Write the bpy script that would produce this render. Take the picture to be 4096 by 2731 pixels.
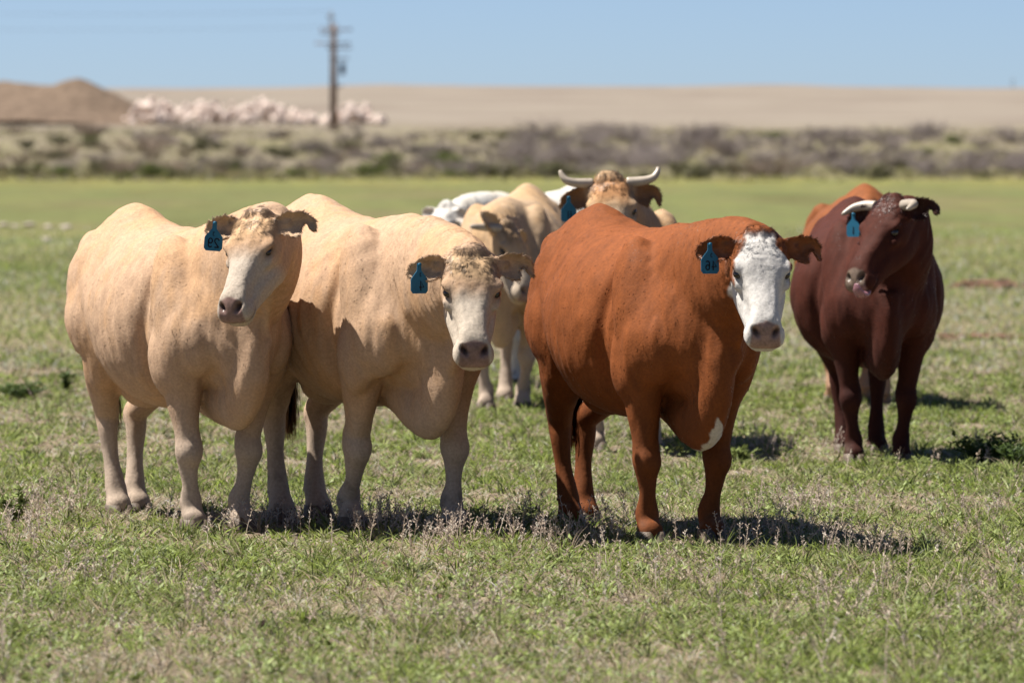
import bpy, math, random
import numpy as np
from mathutils import Vector, Matrix

# ------------------------------------------------------------------ scene, camera, light
for o in list(bpy.data.objects):
    bpy.data.objects.remove(o)
scene = bpy.context.scene
COL = scene.collection
F_PX, CX, HORIZON, CAM_H = 22755.0, 2048.0, 630.0, 1.6      # 200 mm lens on a 36 mm sensor, eye height

cam_d = bpy.data.cameras.new('camera')
cam_d.lens = 200.0
cam_d.sensor_width = 36.0
cam_d.clip_start = 0.5
cam_d.clip_end = 12000.0
cam = bpy.data.objects.new('camera', cam_d)
COL.objects.link(cam)
cam.location = (0, 0, CAM_H)
cam.rotation_euler = (math.radians(90) - math.atan((1365.5 - HORIZON) / F_PX), 0, 0)
cam_d.dof.use_dof = True
cam_d.dof.focus_distance = 23.6
cam_d.dof.aperture_fstop = 5.0
scene.camera = cam

SUN_EL, SUN_BACK = 61.0, 8.0
world = bpy.data.worlds.new('World')
scene.world = world
world.use_nodes = True
wn = world.node_tree
for n in list(wn.nodes):
    wn.nodes.remove(n)
w_out = wn.nodes.new('ShaderNodeOutputWorld')
w_bg = wn.nodes.new('ShaderNodeBackground')
sky = wn.nodes.new('ShaderNodeTexSky')
sky.sky_type = 'NISHITA'
sky.sun_disc = False
sky.sun_elevation = math.radians(SUN_EL)
sky.sun_rotation = math.radians(-90 + SUN_BACK)
sky.altitude = 2000
sky.air_density = 0.5
sky.dust_density = 2.0
sky.ozone_density = 2.6
w_bg.inputs['Strength'].default_value = 0.060
wn.links.new(sky.outputs[0], w_bg.inputs[0])
wn.links.new(w_bg.outputs[0], w_out.inputs[0])

sun_d = bpy.data.lights.new('sun', 'SUN')
sun_d.energy = 5.0
sun_d.angle = math.radians(0.53)
sun_d.color = (1.0, 0.95, 0.87)
sun = bpy.data.objects.new('sun', sun_d)
COL.objects.link(sun)
el, bk = math.radians(SUN_EL), math.radians(SUN_BACK)
to_sun = Vector((-math.cos(el) * math.cos(bk), math.cos(el) * math.sin(bk), math.sin(el)))
sun.rotation_euler = to_sun.to_track_quat('Z', 'Y').to_euler()
sun.location = (-20, 30, 60)

scene.view_settings.view_transform = 'Standard'
scene.view_settings.look = 'None'
scene.view_settings.gamma = 1.0
scene.view_settings.exposure = 1.08
scene.view_settings.use_curve_mapping = False
try:
    scene.cycles.max_bounces = 5
    scene.cycles.diffuse_bounces = 3
    scene.cycles.glossy_bounces = 2
    scene.cycles.transmission_bounces = 3
    scene.cycles_curves.shape = 'RIBBONS'
    scene.cycles_curves.subdivisions = 2
except Exception:
    pass

RNG = np.random.default_rng(7)
random.seed(7)


# ------------------------------------------------------------------ helpers
def px_point(px, py, d):
    return np.array([(px - CX) * d / F_PX, d, CAM_H - (py - HORIZON) * d / F_PX])


def ground_point(px, py):
    d = CAM_H * F_PX / (py - HORIZON)
    return np.array([(px - CX) * d / F_PX, d, 0.0])


def tag(o, label=None, cat=None, group=None, kind=None):
    if label: o['label'] = label
    if cat: o['category'] = cat
    if group: o['group'] = group
    if kind: o['kind'] = kind
    return o


def link_mesh(name, verts, faces, mat=None, parent=None, smooth=True):
    me = bpy.data.meshes.new(name)
    me.from_pydata([tuple(v) for v in verts], [], [tuple(f) for f in faces])
    me.update()
    if smooth:
        me.polygons.foreach_set('use_smooth', [True] * len(me.polygons))
    ob = bpy.data.objects.new(name, me)
    COL.objects.link(ob)
    if mat: me.materials.append(mat)
    if parent: ob.parent = parent
    return ob


def empty(name, loc=(0, 0, 0), rz=0.0):
    e = bpy.data.objects.new(name, None)
    e.empty_display_size = 0.2
    e.location = loc
    e.rotation_euler = (0, 0, rz)
    COL.objects.link(e)
    return e


def _hash(ix, iy, iz, seed):
    h = (ix.astype(np.int64) * 374761393 + iy.astype(np.int64) * 668265263 + iz.astype(np.int64) * 2147483647 + seed * 1274126177) & 0xffffffff
    h = ((h ^ (h >> 13)) * 1274126177) & 0xffffffff
    h = (h ^ (h >> 16)) & 0xffff
    return h / 65535.0


def vnoise(p, scale=1.0, seed=0):
    """smooth value noise in -1..1; p is (n,3), scale may be a 3-vector (frequency)"""
    q = np.asarray(p, float) * np.asarray(scale, float)
    i = np.floor(q).astype(np.int64)
    f = q - i
    f = f * f * (3 - 2 * f)
    r = 0
    for dx in (0, 1):
        wx = f[:, 0] if dx else 1 - f[:, 0]
        for dy in (0, 1):
            wy = f[:, 1] if dy else 1 - f[:, 1]
            for dz in (0, 1):
                wz = f[:, 2] if dz else 1 - f[:, 2]
                r = r + wx * wy * wz * _hash(i[:, 0] + dx, i[:, 1] + dy, i[:, 2] + dz, seed)
    return r * 2 - 1


def fbm(p, scale, seed=0, octv=3):
    s, a, t = 0, 1.0, 0
    for k in range(octv):
        s = s + a * vnoise(p, np.asarray(scale) * 2 ** k, seed + 17 * k)
        t += a
        a *= 0.5
    return s / t


def sstep(a, b, x):
    t = np.clip((x - a) / (b - a), 0, 1)
    return t * t * (3 - 2 * t)


def norm(v):
    v = np.asarray(v, float)
    n = np.linalg.norm(v, axis=-1, keepdims=True)
    return v / np.maximum(n, 1e-9)


def crom(keys, n):
    """Catmull-Rom through rows of keys -> n rows (uniform)"""
    k = np.asarray(keys, float)
    m = len(k)
    t = np.linspace(0, m - 1, n)
    i = np.clip(np.floor(t).astype(int), 0, m - 2)
    f = (t - i)[:, None]
    p0 = k[np.clip(i - 1, 0, m - 1)]; p1 = k[i]; p2 = k[i + 1]; p3 = k[np.clip(i + 2, 0, m - 1)]
    return 0.5 * (2 * p1 + (p2 - p0) * f + (2 * p0 - 5 * p1 + 4 * p2 - p3) * f ** 2 + (3 * p1 - p0 - 3 * p2 + p3) * f ** 3)


def sgnpow(x, p):
    return np.sign(x) * np.abs(x) ** p


class Soup:
    """collects closed lofts that are later fused into one continuous surface"""
    def __init__(self):
        self.v, self.f, self.n = [], [], 0

    def add(self, verts, faces):
        self.v.append(np.asarray(verts, float))
        self.f += [tuple(i + self.n for i in f) for f in faces]
        self.n += len(verts)

    def rings(self, rings):
        m, k = len(rings), len(rings[0])
        verts = np.concatenate([np.asarray(rings).reshape(-1, 3), [np.mean(rings[0], axis=0)], [np.mean(rings[-1], axis=0)]])
        faces = []
        for i in range(m - 1):
            for j in range(k):
                j2 = (j + 1) % k
                faces.append((i * k + j, i * k + j2, (i + 1) * k + j2, (i + 1) * k + j))
        for j in range(k):
            j2 = (j + 1) % k
            faces.append((m * k, j2, j))
            faces.append((m * k + 1, (m - 1) * k + j, (m - 1) * k + j2))
        self.add(verts, faces)

    def tube(self, keys, fwd=(1, 0, 0), n=None, seg=20, expo=2.0):
        """keys rows: x,y,z, r_fore(along fwd), r_side"""
        k = crom(keys, n or len(keys) * 4)
        c = k[:, :3]
        t = norm(np.gradient(c, axis=0))
        fw = np.asarray(fwd, float)
        if fw.ndim == 1: fw = np.tile(fw, (len(c), 1))
        A = norm(fw - t * np.sum(fw * t, axis=1, keepdims=True))
        B = np.cross(t, A)
        a = np.linspace(0, 2 * np.pi, seg, endpoint=False)
        ca, sa = sgnpow(np.cos(a), 2 / expo), sgnpow(np.sin(a), 2 / expo)
        rings = [c[i] + np.outer(ca, A[i]) * k[i, 3] + np.outer(sa, B[i]) * k[i, 4] for i in range(len(c))]
        self.rings(rings)

    def blob(self, c, r, rot=None, seg=16):
        a = np.linspace(0, 2 * np.pi, seg, endpoint=False)
        rr = []
        for ph in np.linspace(-np.pi / 2 + .12, np.pi / 2 - .12, 9):
            q = np.stack([np.cos(ph) * np.cos(a) * r[0], np.cos(ph) * np.sin(a) * r[1], np.full(seg, np.sin(ph) * r[2])], 1)
            if rot is not None: q = q @ np.asarray(rot).T
            rr.append(q + np.asarray(c))
        self.rings(rr)


# ------------------------------------------------------------------ materials
def new_mat(name):
    m = bpy.data.materials.new(name)
    m.use_nodes = True
    nt = m.node_tree
    for n in list(nt.nodes):
        nt.nodes.remove(n)
    out = nt.nodes.new('ShaderNodeOutputMaterial')
    return m, nt, out


def principled(nt, out, rough=0.7, spec=0.3):
    b = nt.nodes.new('ShaderNodeBsdfPrincipled')
    b.inputs['Roughness'].default_value = rough
    b.inputs['Specular IOR Level'].default_value = spec
    nt.links.new(b.outputs[0], out.inputs[0])
    return b


def noise_node(nt, scale, detail=4, rough=0.6, vec=None):
    n = nt.nodes.new('ShaderNodeTexNoise')
    n.inputs['Scale'].default_value = scale
    n.inputs['Detail'].default_value = detail
    n.inputs['Roughness'].default_value = rough
    if vec is not None: nt.links.new(vec, n.inputs['Vector'])
    return n


def ramp(nt, fac, stops):
    r = nt.nodes.new('ShaderNodeValToRGB')
    el = r.color_ramp.elements
    while len(el) < len(stops): el.new(0.5)
    for e, (p, c) in zip(el, stops):
        e.position = p
        e.color = (*c, 1)
    nt.links.new(fac, r.inputs[0])
    return r


def mixc(nt, fac, a, b, mode='MIX'):
    m = nt.nodes.new('ShaderNodeMix')
    m.data_type = 'RGBA'
    m.blend_type = mode
    for s, v in ((0, fac), (6, a), (7, b)):
        if isinstance(v, (int, float)): m.inputs[s].default_value = v
        elif isinstance(v, tuple): m.inputs[s].default_value = (*v, 1)
        else: nt.links.new(v, m.inputs[s])
    return m.outputs[2]


def attr(nt, name):
    a = nt.nodes.new('ShaderNodeAttribute')
    a.attribute_name = name
    return a


K_ALB = 0.71      # overall reflectance level of the place


def plain_mat(name, col, rough=0.8, spec=0.2, var=0.25, scale=6.0, bump=0.0):
    col = tuple(c * K_ALB for c in col)
    m, nt, out = new_mat(name)
    b = principled(nt, out, rough, spec)
    tc = nt.nodes.new('ShaderNodeTexCoord')
    n = noise_node(nt, scale, 5, 0.65, tc.outputs['Object'])
    lo = tuple(c * (1 - var) for c in col); hi = tuple(min(1, c * (1 + var)) for c in col)
    r = ramp(nt, n.outputs[0], [(0.3, lo), (0.7, hi)])
    nt.links.new(r.outputs[0], b.inputs['Base Color'])
    if bump:
        bp = nt.nodes.new('ShaderNodeBump')
        bp.inputs['Strength'].default_value = bump
        bp.inputs['Distance'].default_value = 0.02
        nt.links.new(n.outputs[0], bp.inputs['Height'])
        nt.links.new(bp.outputs[0], b.inputs['Normal'])
    return m


def make_skin_mat():
    m, nt, out = new_mat('cow_hide')
    b = principled(nt, out, 0.75, 0.2)
    c = attr(nt, 'coat_colour')
    wet = attr(nt, 'moist')
    tc = nt.nodes.new('ShaderNodeTexCoord')
    n = noise_node(nt, 90, 4, 0.6, tc.outputs['Object'])
    r = ramp(nt, n.outputs[0], [(0.3, (.78, .78, .78)), (0.7, (1.1, 1.1, 1.1))])
    col = mixc(nt, 1.0, c.outputs['Color'], r.outputs[0], 'MULTIPLY')
    nt.links.new(col, b.inputs['Base Color'])
    ro = nt.nodes.new('ShaderNodeMapRange')
    nt.links.new(wet.outputs['Fac'], ro.inputs[0])
    ro.inputs[3].default_value = 0.8; ro.inputs[4].default_value = 0.33
    nt.links.new(ro.outputs[0], b.inputs['Roughness'])
    bp = nt.nodes.new('ShaderNodeBump')
    bp.inputs['Strength'].default_value = 0.5
    bp.inputs['Distance'].default_value = 0.003
    nt.links.new(n.outputs[0], bp.inputs['Height'])
    nt.links.new(bp.outputs[0], b.inputs['Normal'])
    return m


def make_strand_mat(name, rough=0.45, spec=0.25, transl=0.0):
    """hair or grass strand; colour and base normal come with each strand"""
    m, nt, out = new_mat(name)
    b = principled(nt, out, rough, spec)
    c = attr(nt, 'strand_colour')
    nv = attr(nt, 'strand_normal')
    vt = nt.nodes.new('ShaderNodeVectorTransform')
    vt.vector_type = 'NORMAL'; vt.convert_from = 'OBJECT'; vt.convert_to = 'WORLD'
    nt.links.new(nv.outputs['Vector'], vt.inputs[0])
    nt.links.new(c.outputs['Color'], b.inputs['Base Color'])
    nt.links.new(vt.outputs[0], b.inputs['Normal'])
    if transl:
        t = nt.nodes.new('ShaderNodeBsdfTranslucent')
        nt.links.new(c.outputs['Color'], t.inputs['Color'])
        nt.links.new(vt.outputs[0], t.inputs['Normal'])
        mx = nt.nodes.new('ShaderNodeMixShader')
        mx.inputs[0].default_value = transl
        nt.links.new(b.outputs[0], mx.inputs[1]); nt.links.new(t.outputs[0], mx.inputs[2])
        nt.links.new(mx.outputs[0], out.inputs[0])
    return m


MAT_SKIN = make_skin_mat()
MAT_HAIR = make_strand_mat('cow_hair', 0.46, 0.36)
MAT_GRASS = make_strand_mat('grass_blade', 0.55, 0.35, 0.35)
MAT_HORN = plain_mat('horn', (.50, .42, .33), 0.35, 0.5, 0.25, 14)
MAT_HOOF = plain_mat('hoof', (.16, .12, .09), 0.6, 0.3, 0.4, 25, 0.4)
MAT_EYE = plain_mat('eye', (.012, .008, .006), 0.08, 0.6, 0.2, 20)
MAT_TAG = plain_mat('ear_tag_blue', (.012, .16, .28), 0.55, 0.35, 0.15, 30)
MAT_INK = plain_mat('tag_ink', (.008, .012, .02), 0.7, 0.2, 0.1, 30)
MAT_TONGUE = plain_mat('tongue', (.36, .17, .2), 0.3, 0.5, 0.2, 40)


def strands(name, pos, radius, colour, normal, mat, parent=None):
    """pos (n,k,3); radius (n,k); colour (n,3); normal (n,3) -> one curves object"""
    n, k = pos.shape[:2]
    hc = bpy.data.hair_curves.new(name)
    hc.add_curves([k] * n)
    hc.points.foreach_set('position', np.ascontiguousarray(pos, np.float32).ravel())
    ra = hc.attributes.get('radius') or hc.attributes.new('radius', 'FLOAT', 'POINT')
    ra.data.foreach_set('value', np.ascontiguousarray(radius, np.float32).ravel())
    ca = hc.attributes.new('strand_colour', 'FLOAT_COLOR', 'CURVE')
    ca.data.foreach_set('color', np.concatenate([colour * (1.0 if mat is MAT_HAIR else K_ALB), np.ones((n, 1))], 1).astype(np.float32).ravel())
    na = hc.attributes.new('strand_normal', 'FLOAT_VECTOR', 'CURVE')
    na.data.foreach_set('vector', np.ascontiguousarray(normal, np.float32).ravel())
    hc.materials.append(mat)
    ob = bpy.data.objects.new(name, hc)
    COL.objects.link(ob)
    if parent: ob.parent = parent
    return ob


# ------------------------------------------------------------------ ground
def terrain_z(x, y):
    x = np.asarray(x, float); y = np.asarray(y, float)
    r = np.clip(y - 430, 0, None)
    z = 0.0185 * r * sstep(0, 260, r) * 1.0
    z = np.where(y > 1500, 0.0185 * 1070 + 0.0008 * (y - 1500), z)
    p = np.stack([x.ravel(), y.ravel(), np.zeros(x.size)], 1)
    b = fbm(p, 0.9, 3, 3).reshape(x.shape) * 0.03 * (1 - sstep(60, 200, y))
    far = (vnoise(p, (0.004, 0.004, 1), 5) * 0.8 + fbm(p, (0.03, 0.006, 1), 6, 3) * .7).reshape(x.shape) * sstep(700, 1400, y)
    return z + b + far


def make_ground():
    ys = np.concatenate([np.linspace(-30, 14, 12), np.linspace(14.3, 40, 130), 40 * np.exp(np.linspace(0.01, math.log(4200 / 40.), 150))])
    us = np.linspace(-1, 1, 141)
    us = np.sign(us) * np.abs(us) ** 1.8
    V = []
    X = np.stack([us * (8 + 0.0 + np.abs(y) * 0.9) for y in ys])
    Y = np.repeat(ys[:, None], len(us), 1)
    Z = terrain_z(X, Y)
    V = np.stack([X, Y, Z], -1).reshape(-1, 3)
    nx = len(us)
    Fc = [(i * nx + j, i * nx + j + 1, (i + 1) * nx + j + 1, (i + 1) * nx + j) for i in range(len(ys) - 1) for j in range(nx - 1)]
    m, nt, out = new_mat('pasture_ground')
    b = principled(nt, out, 0.95, 0.1)
    geo = nt.nodes.new('ShaderNodeNewGeometry')
    sep = nt.nodes.new('ShaderNodeSeparateXYZ')
    nt.links.new(geo.outputs['Position'], sep.inputs[0])
    P = geo.outputs['Position']

    def mapped(sx, sy):
        mp = nt.nodes.new('ShaderNodeMapping')
        mp.inputs['Scale'].default_value = (sx, sy, 1)
        nt.links.new(P, mp.inputs[0])
        return mp.outputs[0]
    # far / mid field: streaky green, olive and straw patches
    n1 = noise_node(nt, 1.0, 5, 0.6, mapped(0.10, 0.035))
    n2 = noise_node(nt, 1.0, 6, 0.7, mapped(0.9, 0.35))
    n3 = noise_node(nt, 1.0, 4, 0.7, mapped(9, 4))
    g1 = ramp(nt, n1.outputs[0], [(0.30, (.185, .155, .085)), (0.43, (.185, .18, .075)), (0.55, (.155, .175, .065)), (0.72, (.215, .205, .085))])
    g2 = ramp(nt, n2.outputs[0], [(0.3, (.75, .72, .7)), (0.5, (1, 1, 1)), (0.7, (1.25, 1.22, 1.1))])
    field = mixc(nt, 1.0, g1.outputs[0], g2.outputs[0], 'MULTIPLY')
    g3 = ramp(nt, n3.outputs[0], [(0.3, (.7, .7, .7)), (0.7, (1.25, 1.25, 1.25))])
    field = mixc(nt, 1.0, field, g3.outputs[0], 'MULTIPLY')
    n4 = noise_node(nt, 1.0, 5, 0.7, mapped(0.22, 0.016))
    g4 = ramp(nt, n4.outputs[0], [(0.32, (.80, .74, .72)), (0.5, (1, 1, 1)), (0.68, (1.12, 1.14, 1.0))])
    field = mixc(nt, 1.0, field, g4.outputs[0], 'MULTIPLY')
    # near soil under the sward
    soil_n = noise_node(nt, 14.0, 8, 0.7, P)
    soil = ramp(nt, soil_n.outputs[0], [(0.3, (.20, .15, .10)), (0.55, (.30, .24, .165)), (0.75, (.40, .33, .24))])
    nr = nt.nodes.new('ShaderNodeMapRange'); nr.inputs[1].default_value = 40; nr.inputs[2].default_value = 75
    nt.links.new(sep.outputs['Y'], nr.inputs[0])
    c1 = mixc(nt, nr.outputs[0], soil.outputs[0], field)
    # yellow flower haze at the far end of the green field
    yf = nt.nodes.new('ShaderNodeMapRange'); yf.inputs[1].default_value = 260; yf.inputs[2].default_value = 430
    nt.links.new(sep.outputs['Y'], yf.inputs[0])
    yn = noise_node(nt, 1.0, 5, 0.7, mapped(0.35, 0.05))
    yr = ramp(nt, yn.outputs[0], [(0.45, (0, 0, 0)), (0.62, (1, 1, 1))])
    ym = nt.nodes.new('ShaderNodeMath'); ym.operation = 'MULTIPLY'
    nt.links.new(yf.outputs[0], ym.inputs[0]); nt.links.new(yr.outputs[0], ym.inputs[1])
    c2 = mixc(nt, ym.outputs[0], c1, (.34, .30, .07))
    # dry scrubland slope behind
    sl = nt.nodes.new('ShaderNodeMapRange'); sl.inputs[1].default_value = 545; sl.inputs[2].default_value = 610
    en = noise_node(nt, 1.0, 5, 0.7, mapped(0.12, 0.03))
    eo = nt.nodes.new('ShaderNodeMath'); eo.operation = 'MULTIPLY_ADD'
    nt.links.new(en.outputs[0], eo.inputs[0]); eo.inputs[1].default_value = 260; nt.links.new(sep.outputs['Y'], eo.inputs[2])
    nt.links.new(eo.outputs[0], sl.inputs[0])
    sn = noise_node(nt, 1.0, 6, 0.65, mapped(0.035, 0.010))
    slope = ramp(nt, sn.outputs[0], [(0.3, (.225, .18, .148)), (0.5, (.275, .233, .188)), (0.7, (.325, .28, .23))])
    scn = noise_node(nt, 1.0, 6, 0.7, mapped(0.16, 0.03))
    scrubc = ramp(nt, scn.outputs[0], [(0.3, (.19, .155, .125)), (0.5, (.24, .205, .14)), (0.7, (.26, .245, .12))])
    c2b = mixc(nt, sl.outputs[0], c2, scrubc.outputs[0])
    s2 = nt.nodes.new('ShaderNodeMapRange'); s2.inputs[1].default_value = 640; s2.inputs[2].default_value = 790
    nt.links.new(sep.outputs['Y'], s2.inputs[0])
    c3 = mixc(nt, s2.outputs[0], c2b, slope.outputs[0])
    c4 = mixc(nt, 1.0, c3, (K_ALB, K_ALB, K_ALB), 'MULTIPLY')
    nt.links.new(c4, b.inputs['Base Color'])
    bp = nt.nodes.new('ShaderNodeBump'); bp.inputs['Strength'].default_value = 0.6; bp.inputs['Distance'].default_value = 0.03
    nt.links.new(soil_n.outputs[0], bp.inputs['Height'])
    nt.links.new(bp.outputs[0], b.inputs['Normal'])
    g = link_mesh('ground', V, Fc, m)
    tag(g, kind='structure')
    return g


make_ground()


# ------------------------------------------------------------------ cattle
EAR_U = [(0, .028), (.2, .044), (.45, .052), (.7, .047), (.88, .032), (1, .006)]
EAR_L = [(0, .028), (.2, .050), (.45, .062), (.7, .052), (.88, .032), (1, .006)]
EAR_L_NOTCH = [(0, .028), (.2, .050), (.42, .066), (.58, .066), (.64, .050), (.68, .012), (.77, .006), (.82, .030), (.92, .044), (1, .030)]
EAR_U_NOTCH = [(0, .028), (.2, .044), (.45, .052), (.7, .052), (.88, .044), (1, .018)]


def gauss(*terms):
    return np.exp(-sum((d / s) ** 2 for d, s in terms))


def build_cow(spec):
    """spec: pos, yaw (deg), scale, girth, hooves {fr,fl,hr,hl: local x,y}, head (poll world, yaw, pitch, roll, size), coat colour function"""
    S = spec.get('scale', 1.0)
    G = spec.get('girth', 1.0)
    yaw = math.radians(spec['yaw'])
    h = np.array([math.sin(yaw), -math.cos(yaw), 0]); l = np.array([math.cos(yaw), math.sin(yaw), 0])   # forward, cow's left
    R = np.stack([h, l, [0, 0, 1]], 1)          # local -> world
    pos = np.array([spec['pos'][0], spec['pos'][1], 0.0])
    pos[2] = float(terrain_z(np.array([pos[0]]), np.array([pos[1]]))[0]) - 0.01

    def to_local(w):
        return (np.asarray(w) - pos) @ R
    root = empty('cow', tuple(pos), math.atan2(h[1], h[0]))
    tag(root, spec['label'], 'cow', 'cattle standing in the pasture')
    vox = spec.get('voxel', 0.0078)
    sp = Soup()
    # ---- torso: x, ztop, zbot, half width, z of max width, top exponent, bottom exponent
    T = np.array([
        (-.875, 1.245, 1.03, .055, 1.14, 2.0, 2.0),
        (-.850, 1.300, .93, .125, 1.12, 1.9, 2.0),
        (-.76, 1.360, .79, .190, 1.10, 1.65, 2.0),
        (-.64, 1.405, .68, .240, 1.08, 1.45, 2.1),
        (-.50, 1.412, .61, .285, 1.05, 1.40, 2.1),
        (-.36, 1.365, .575, .318, .97, 1.62, 2.1),
        (-.18, 1.325, .530, .350, .91, 1.92, 2.15),
        (.00, 1.312, .512, .364, .89, 1.95, 2.15),
        (.16, 1.312, .520, .346, .89, 1.9, 2.1),
        (.30, 1.322, .550, .285, .91, 1.75, 1.9),
        (.44, 1.340, .585, .250, .94, 1.65, 1.8),
        (.58, 1.310, .60, .220, .94, 1.65, 1.8),
        (.71, 1.235, .60, .180, .91, 1.9, 1.8),
        (.81, 1.100, .66, .12, .88, 2.0, 2.0),
        (.85, .98, .75, .06, .87, 2.0, 2.0)])
    bulge = np.exp(-((T[:, 0] - .02) / .38) ** 2)
    T[:, 3] *= 1 + (G - 1) * (0.35 + 0.65 * bulge)
    T[:, 2] -= (G - 1) * .12 * bulge
    k = crom(T, 64)
    a = np.linspace(0, 2 * np.pi, 44, endpoint=False)
    rings = []
    for x, zt, zb, w, zw, nt_, nb_ in k:
        c, s = np.cos(a), np.sin(a)
        e = np.where(s > 0, nt_, nb_)
        y = w * sgnpow(c, 2 / e)
        z = zw + np.where(s > 0, (zt - zw), (zw - zb)) * sgnpow(s, 2 / e)
        rings.append(np.stack([np.full_like(a, x), y, z], 1))
    sp.rings(rings)
    # hooks, pins, shoulder masses
    for s in (-1, 1):
        sp.blob((-.82, .10 * s, 1.215), (.07, .05, .06))
        sp.blob((-.64, .130 * s, 1.20), (.19, .085, .10))
        sp.blob((-.60, .165 * s, 1.0), (.25, .115, .26))
        rot = np.array([[math.cos(.35), 0, -math.sin(.35)], [0, 1, 0], [math.sin(.35), 0, math.cos(.35)]])
        sp.blob((.45, .180 * s, .97), (.165, .125, .34), rot)
        sp.blob((.60, .165 * s, .83), (.13, .100, .16))
        sp.blob((.43, .228 * s, .76), (.125, .085, .18))
    # brisket keel
    bz = spec.get('brisket', 0.0)
    sp.tube([(.22, 0, .65, .12, .13), (.40, 0, .60, .12, .10), (.56, 0, .530 + bz, .120, .088), (.68, 0, .535 + bz, .130, .080), (.77, 0, .64 + bz * .5, .13, .080), (.80, 0, .79, .12, .080), (.80, 0, .93, .10, .08)], fwd=(0.5, 0, -1), expo=1.75)
    if spec.get('udder', True):
        sp.blob((-.42, 0, .60), (.15, .12, .10))
    # ---- legs
    HV = spec['hooves']
    hoof_frames = []
    for nm in ('fr', 'fl'):
        s = -1 if nm == 'fr' else 1
        hx, hy = HV[nm]
        ex, ey = .45 + .28 * (hx - .45), .195 * s + .25 * (hy - .195 * s)
        kx, ky = hx + (ex - hx) * .44 + .012, hy + (ey - hy) * .44
        sp.tube([(.44, .165 * s, 1.05, .15, .08), (.52, .200 * s, .86, .16, .10), (ex + .02, ey + .01 * s, .71, .132, .095),
                 (ex * .75 + kx * .25, ey * .75 + ky * .25, .585, .098, .076), (ex * .35 + kx * .65, ey * .35 + ky * .65, .46, .066, .055),
                 (kx - .004, ky, .40, .062, .057), (kx + .008, ky, .345, .067, .061), (kx * .85 + hx * .15, ky * .85 + hy * .15, .285, .046, .044), (kx * .45 + hx * .55, ky * .45 + hy * .55, .21, .036, .035),
                 (hx - .015, hy, .135, .050, .050), (hx, hy, .095, .045, .047), (hx + .02, hy, .06, .056, .057), (hx + .022, hy, .03, .05, .055)], n=64)
        sp.blob((hx - .062, hy - .022, .118), (.018, .014, .016)); sp.blob((hx - .062, hy + .022, .118), (.018, .014, .016))
        hoof_frames.append((hx + .02, hy))
    for nm in ('hr', 'hl'):
        s = -1 if nm == 'hr' else 1
        hx, hy = HV[nm]
        gx, gy = -.56 + .35 * (hx + .66), .18 * s + .3 * (hy - .15 * s)
        kx, ky = hx - .075, hy + (gy - hy) * .25
        sp.tube([(-.52, .14 * s, 1.10, .22, .10), (-.57, .185 * s, .92, .22, .125), (gx + .03, gy, .76, .175, .115),
                 (gx - .02, gy * .9 + ky * .1, .635, .115, .085), (gx * .4 + kx * .6, gy * .5 + ky * .5, .54, .080, .062), (kx, ky, .465, .068, .053),
                 (kx + .012, ky, .40, .056, .047), (kx * .55 + hx * .45 - .01, ky * .5 + hy * .5, .27, .041, .036), (hx - .025, hy, .145, .048, .048), (hx - .005, hy, .10, .046, .05),
                 (hx + .015, hy, .06, .056, .06), (hx + .018, hy, .03, .05, .055)], n=60)
        sp.blob((hx - .072, hy - .022, .125), (.018, .014, .016)); sp.blob((hx - .072, hy + .022, .125), (.018, .014, .016))
        hoof_frames.append((hx + .015, hy))
    # tail
    sp.tube([(-.80, 0, 1.30, .05, .05), (-.875, 0, 1.285, .042, .042), (-.925, 0, 1.18, .034, .034), (-.935, .01, .98, .027, .027), (-.925, .02, .78, .022, .022), (-.92, .03, .62, .02, .02)], fwd=(1, 0, .3), n=30, seg=12)

    # ---- head frame (local coords divided by scale)
    hd = spec['head']
    hs = .935 * hd.get('size', 1.0)
    psi, th, rl = (math.radians(hd[q]) for q in ('yaw', 'pitch', 'roll'))
    U = np.array([math.sin(psi) * math.cos(th), -math.cos(psi) * math.cos(th), -math.sin(th)])
    Vv = np.array([math.sin(psi) * math.sin(th), -math.cos(psi) * math.sin(th), math.cos(th)])
    W = np.cross(Vv, U)
    Vr = Vv * math.cos(rl) + W * math.sin(rl); Wr = -Vv * math.sin(rl) + W * math.cos(rl)
    HF = np.stack([U, Vr, Wr], 1)                      # head -> world
    HL = R.T @ HF                                      # head -> cow local
    O = to_local(hd['poll']) / S

    def H(u, v, w):
        return O + HL @ (np.array([u, v, w]) * hs)
    fwd_h = R.T @ np.array([math.sin(psi), -math.cos(psi), 0])
    skull = [(-.050, -.075, -.16, .070), (-.025, -.028, -.19, .102), (.015, -.002, -.20, .114), (.06, .011, -.20, .120), (.11, .015, -.20, .126), (.155, .010, -.20, .132),
             (.195, .002, -.19, .122), (.24, -.006, -.175, .096), (.30, -.006, -.155, .073), (.36, -.004, -.14, .064), (.41, -.006, -.13, .068), (.445, -.016, -.128, .079), (.475, -.036, -.126, .085), (.502, -.062, -.122, .079), (.518, -.088, -.118, .055)]
    jaw = [(.0, -.10, -.215, .064), (.05, -.085, -.262, .096), (.12, -.075, -.282, .112), (.20, -.07, -.272, .114), (.28, -.06, -.238, .101), (.36, -.06, -.200, .084), (.42, -.06, -.178, .076), (.45, -.07, -.172, .074), (.485, -.09, -.168, .066), (.505, -.11, -.160, .048)]
    JU, JB = [r_[0] for r_ in jaw], [r_[2] for r_ in jaw]

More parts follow.
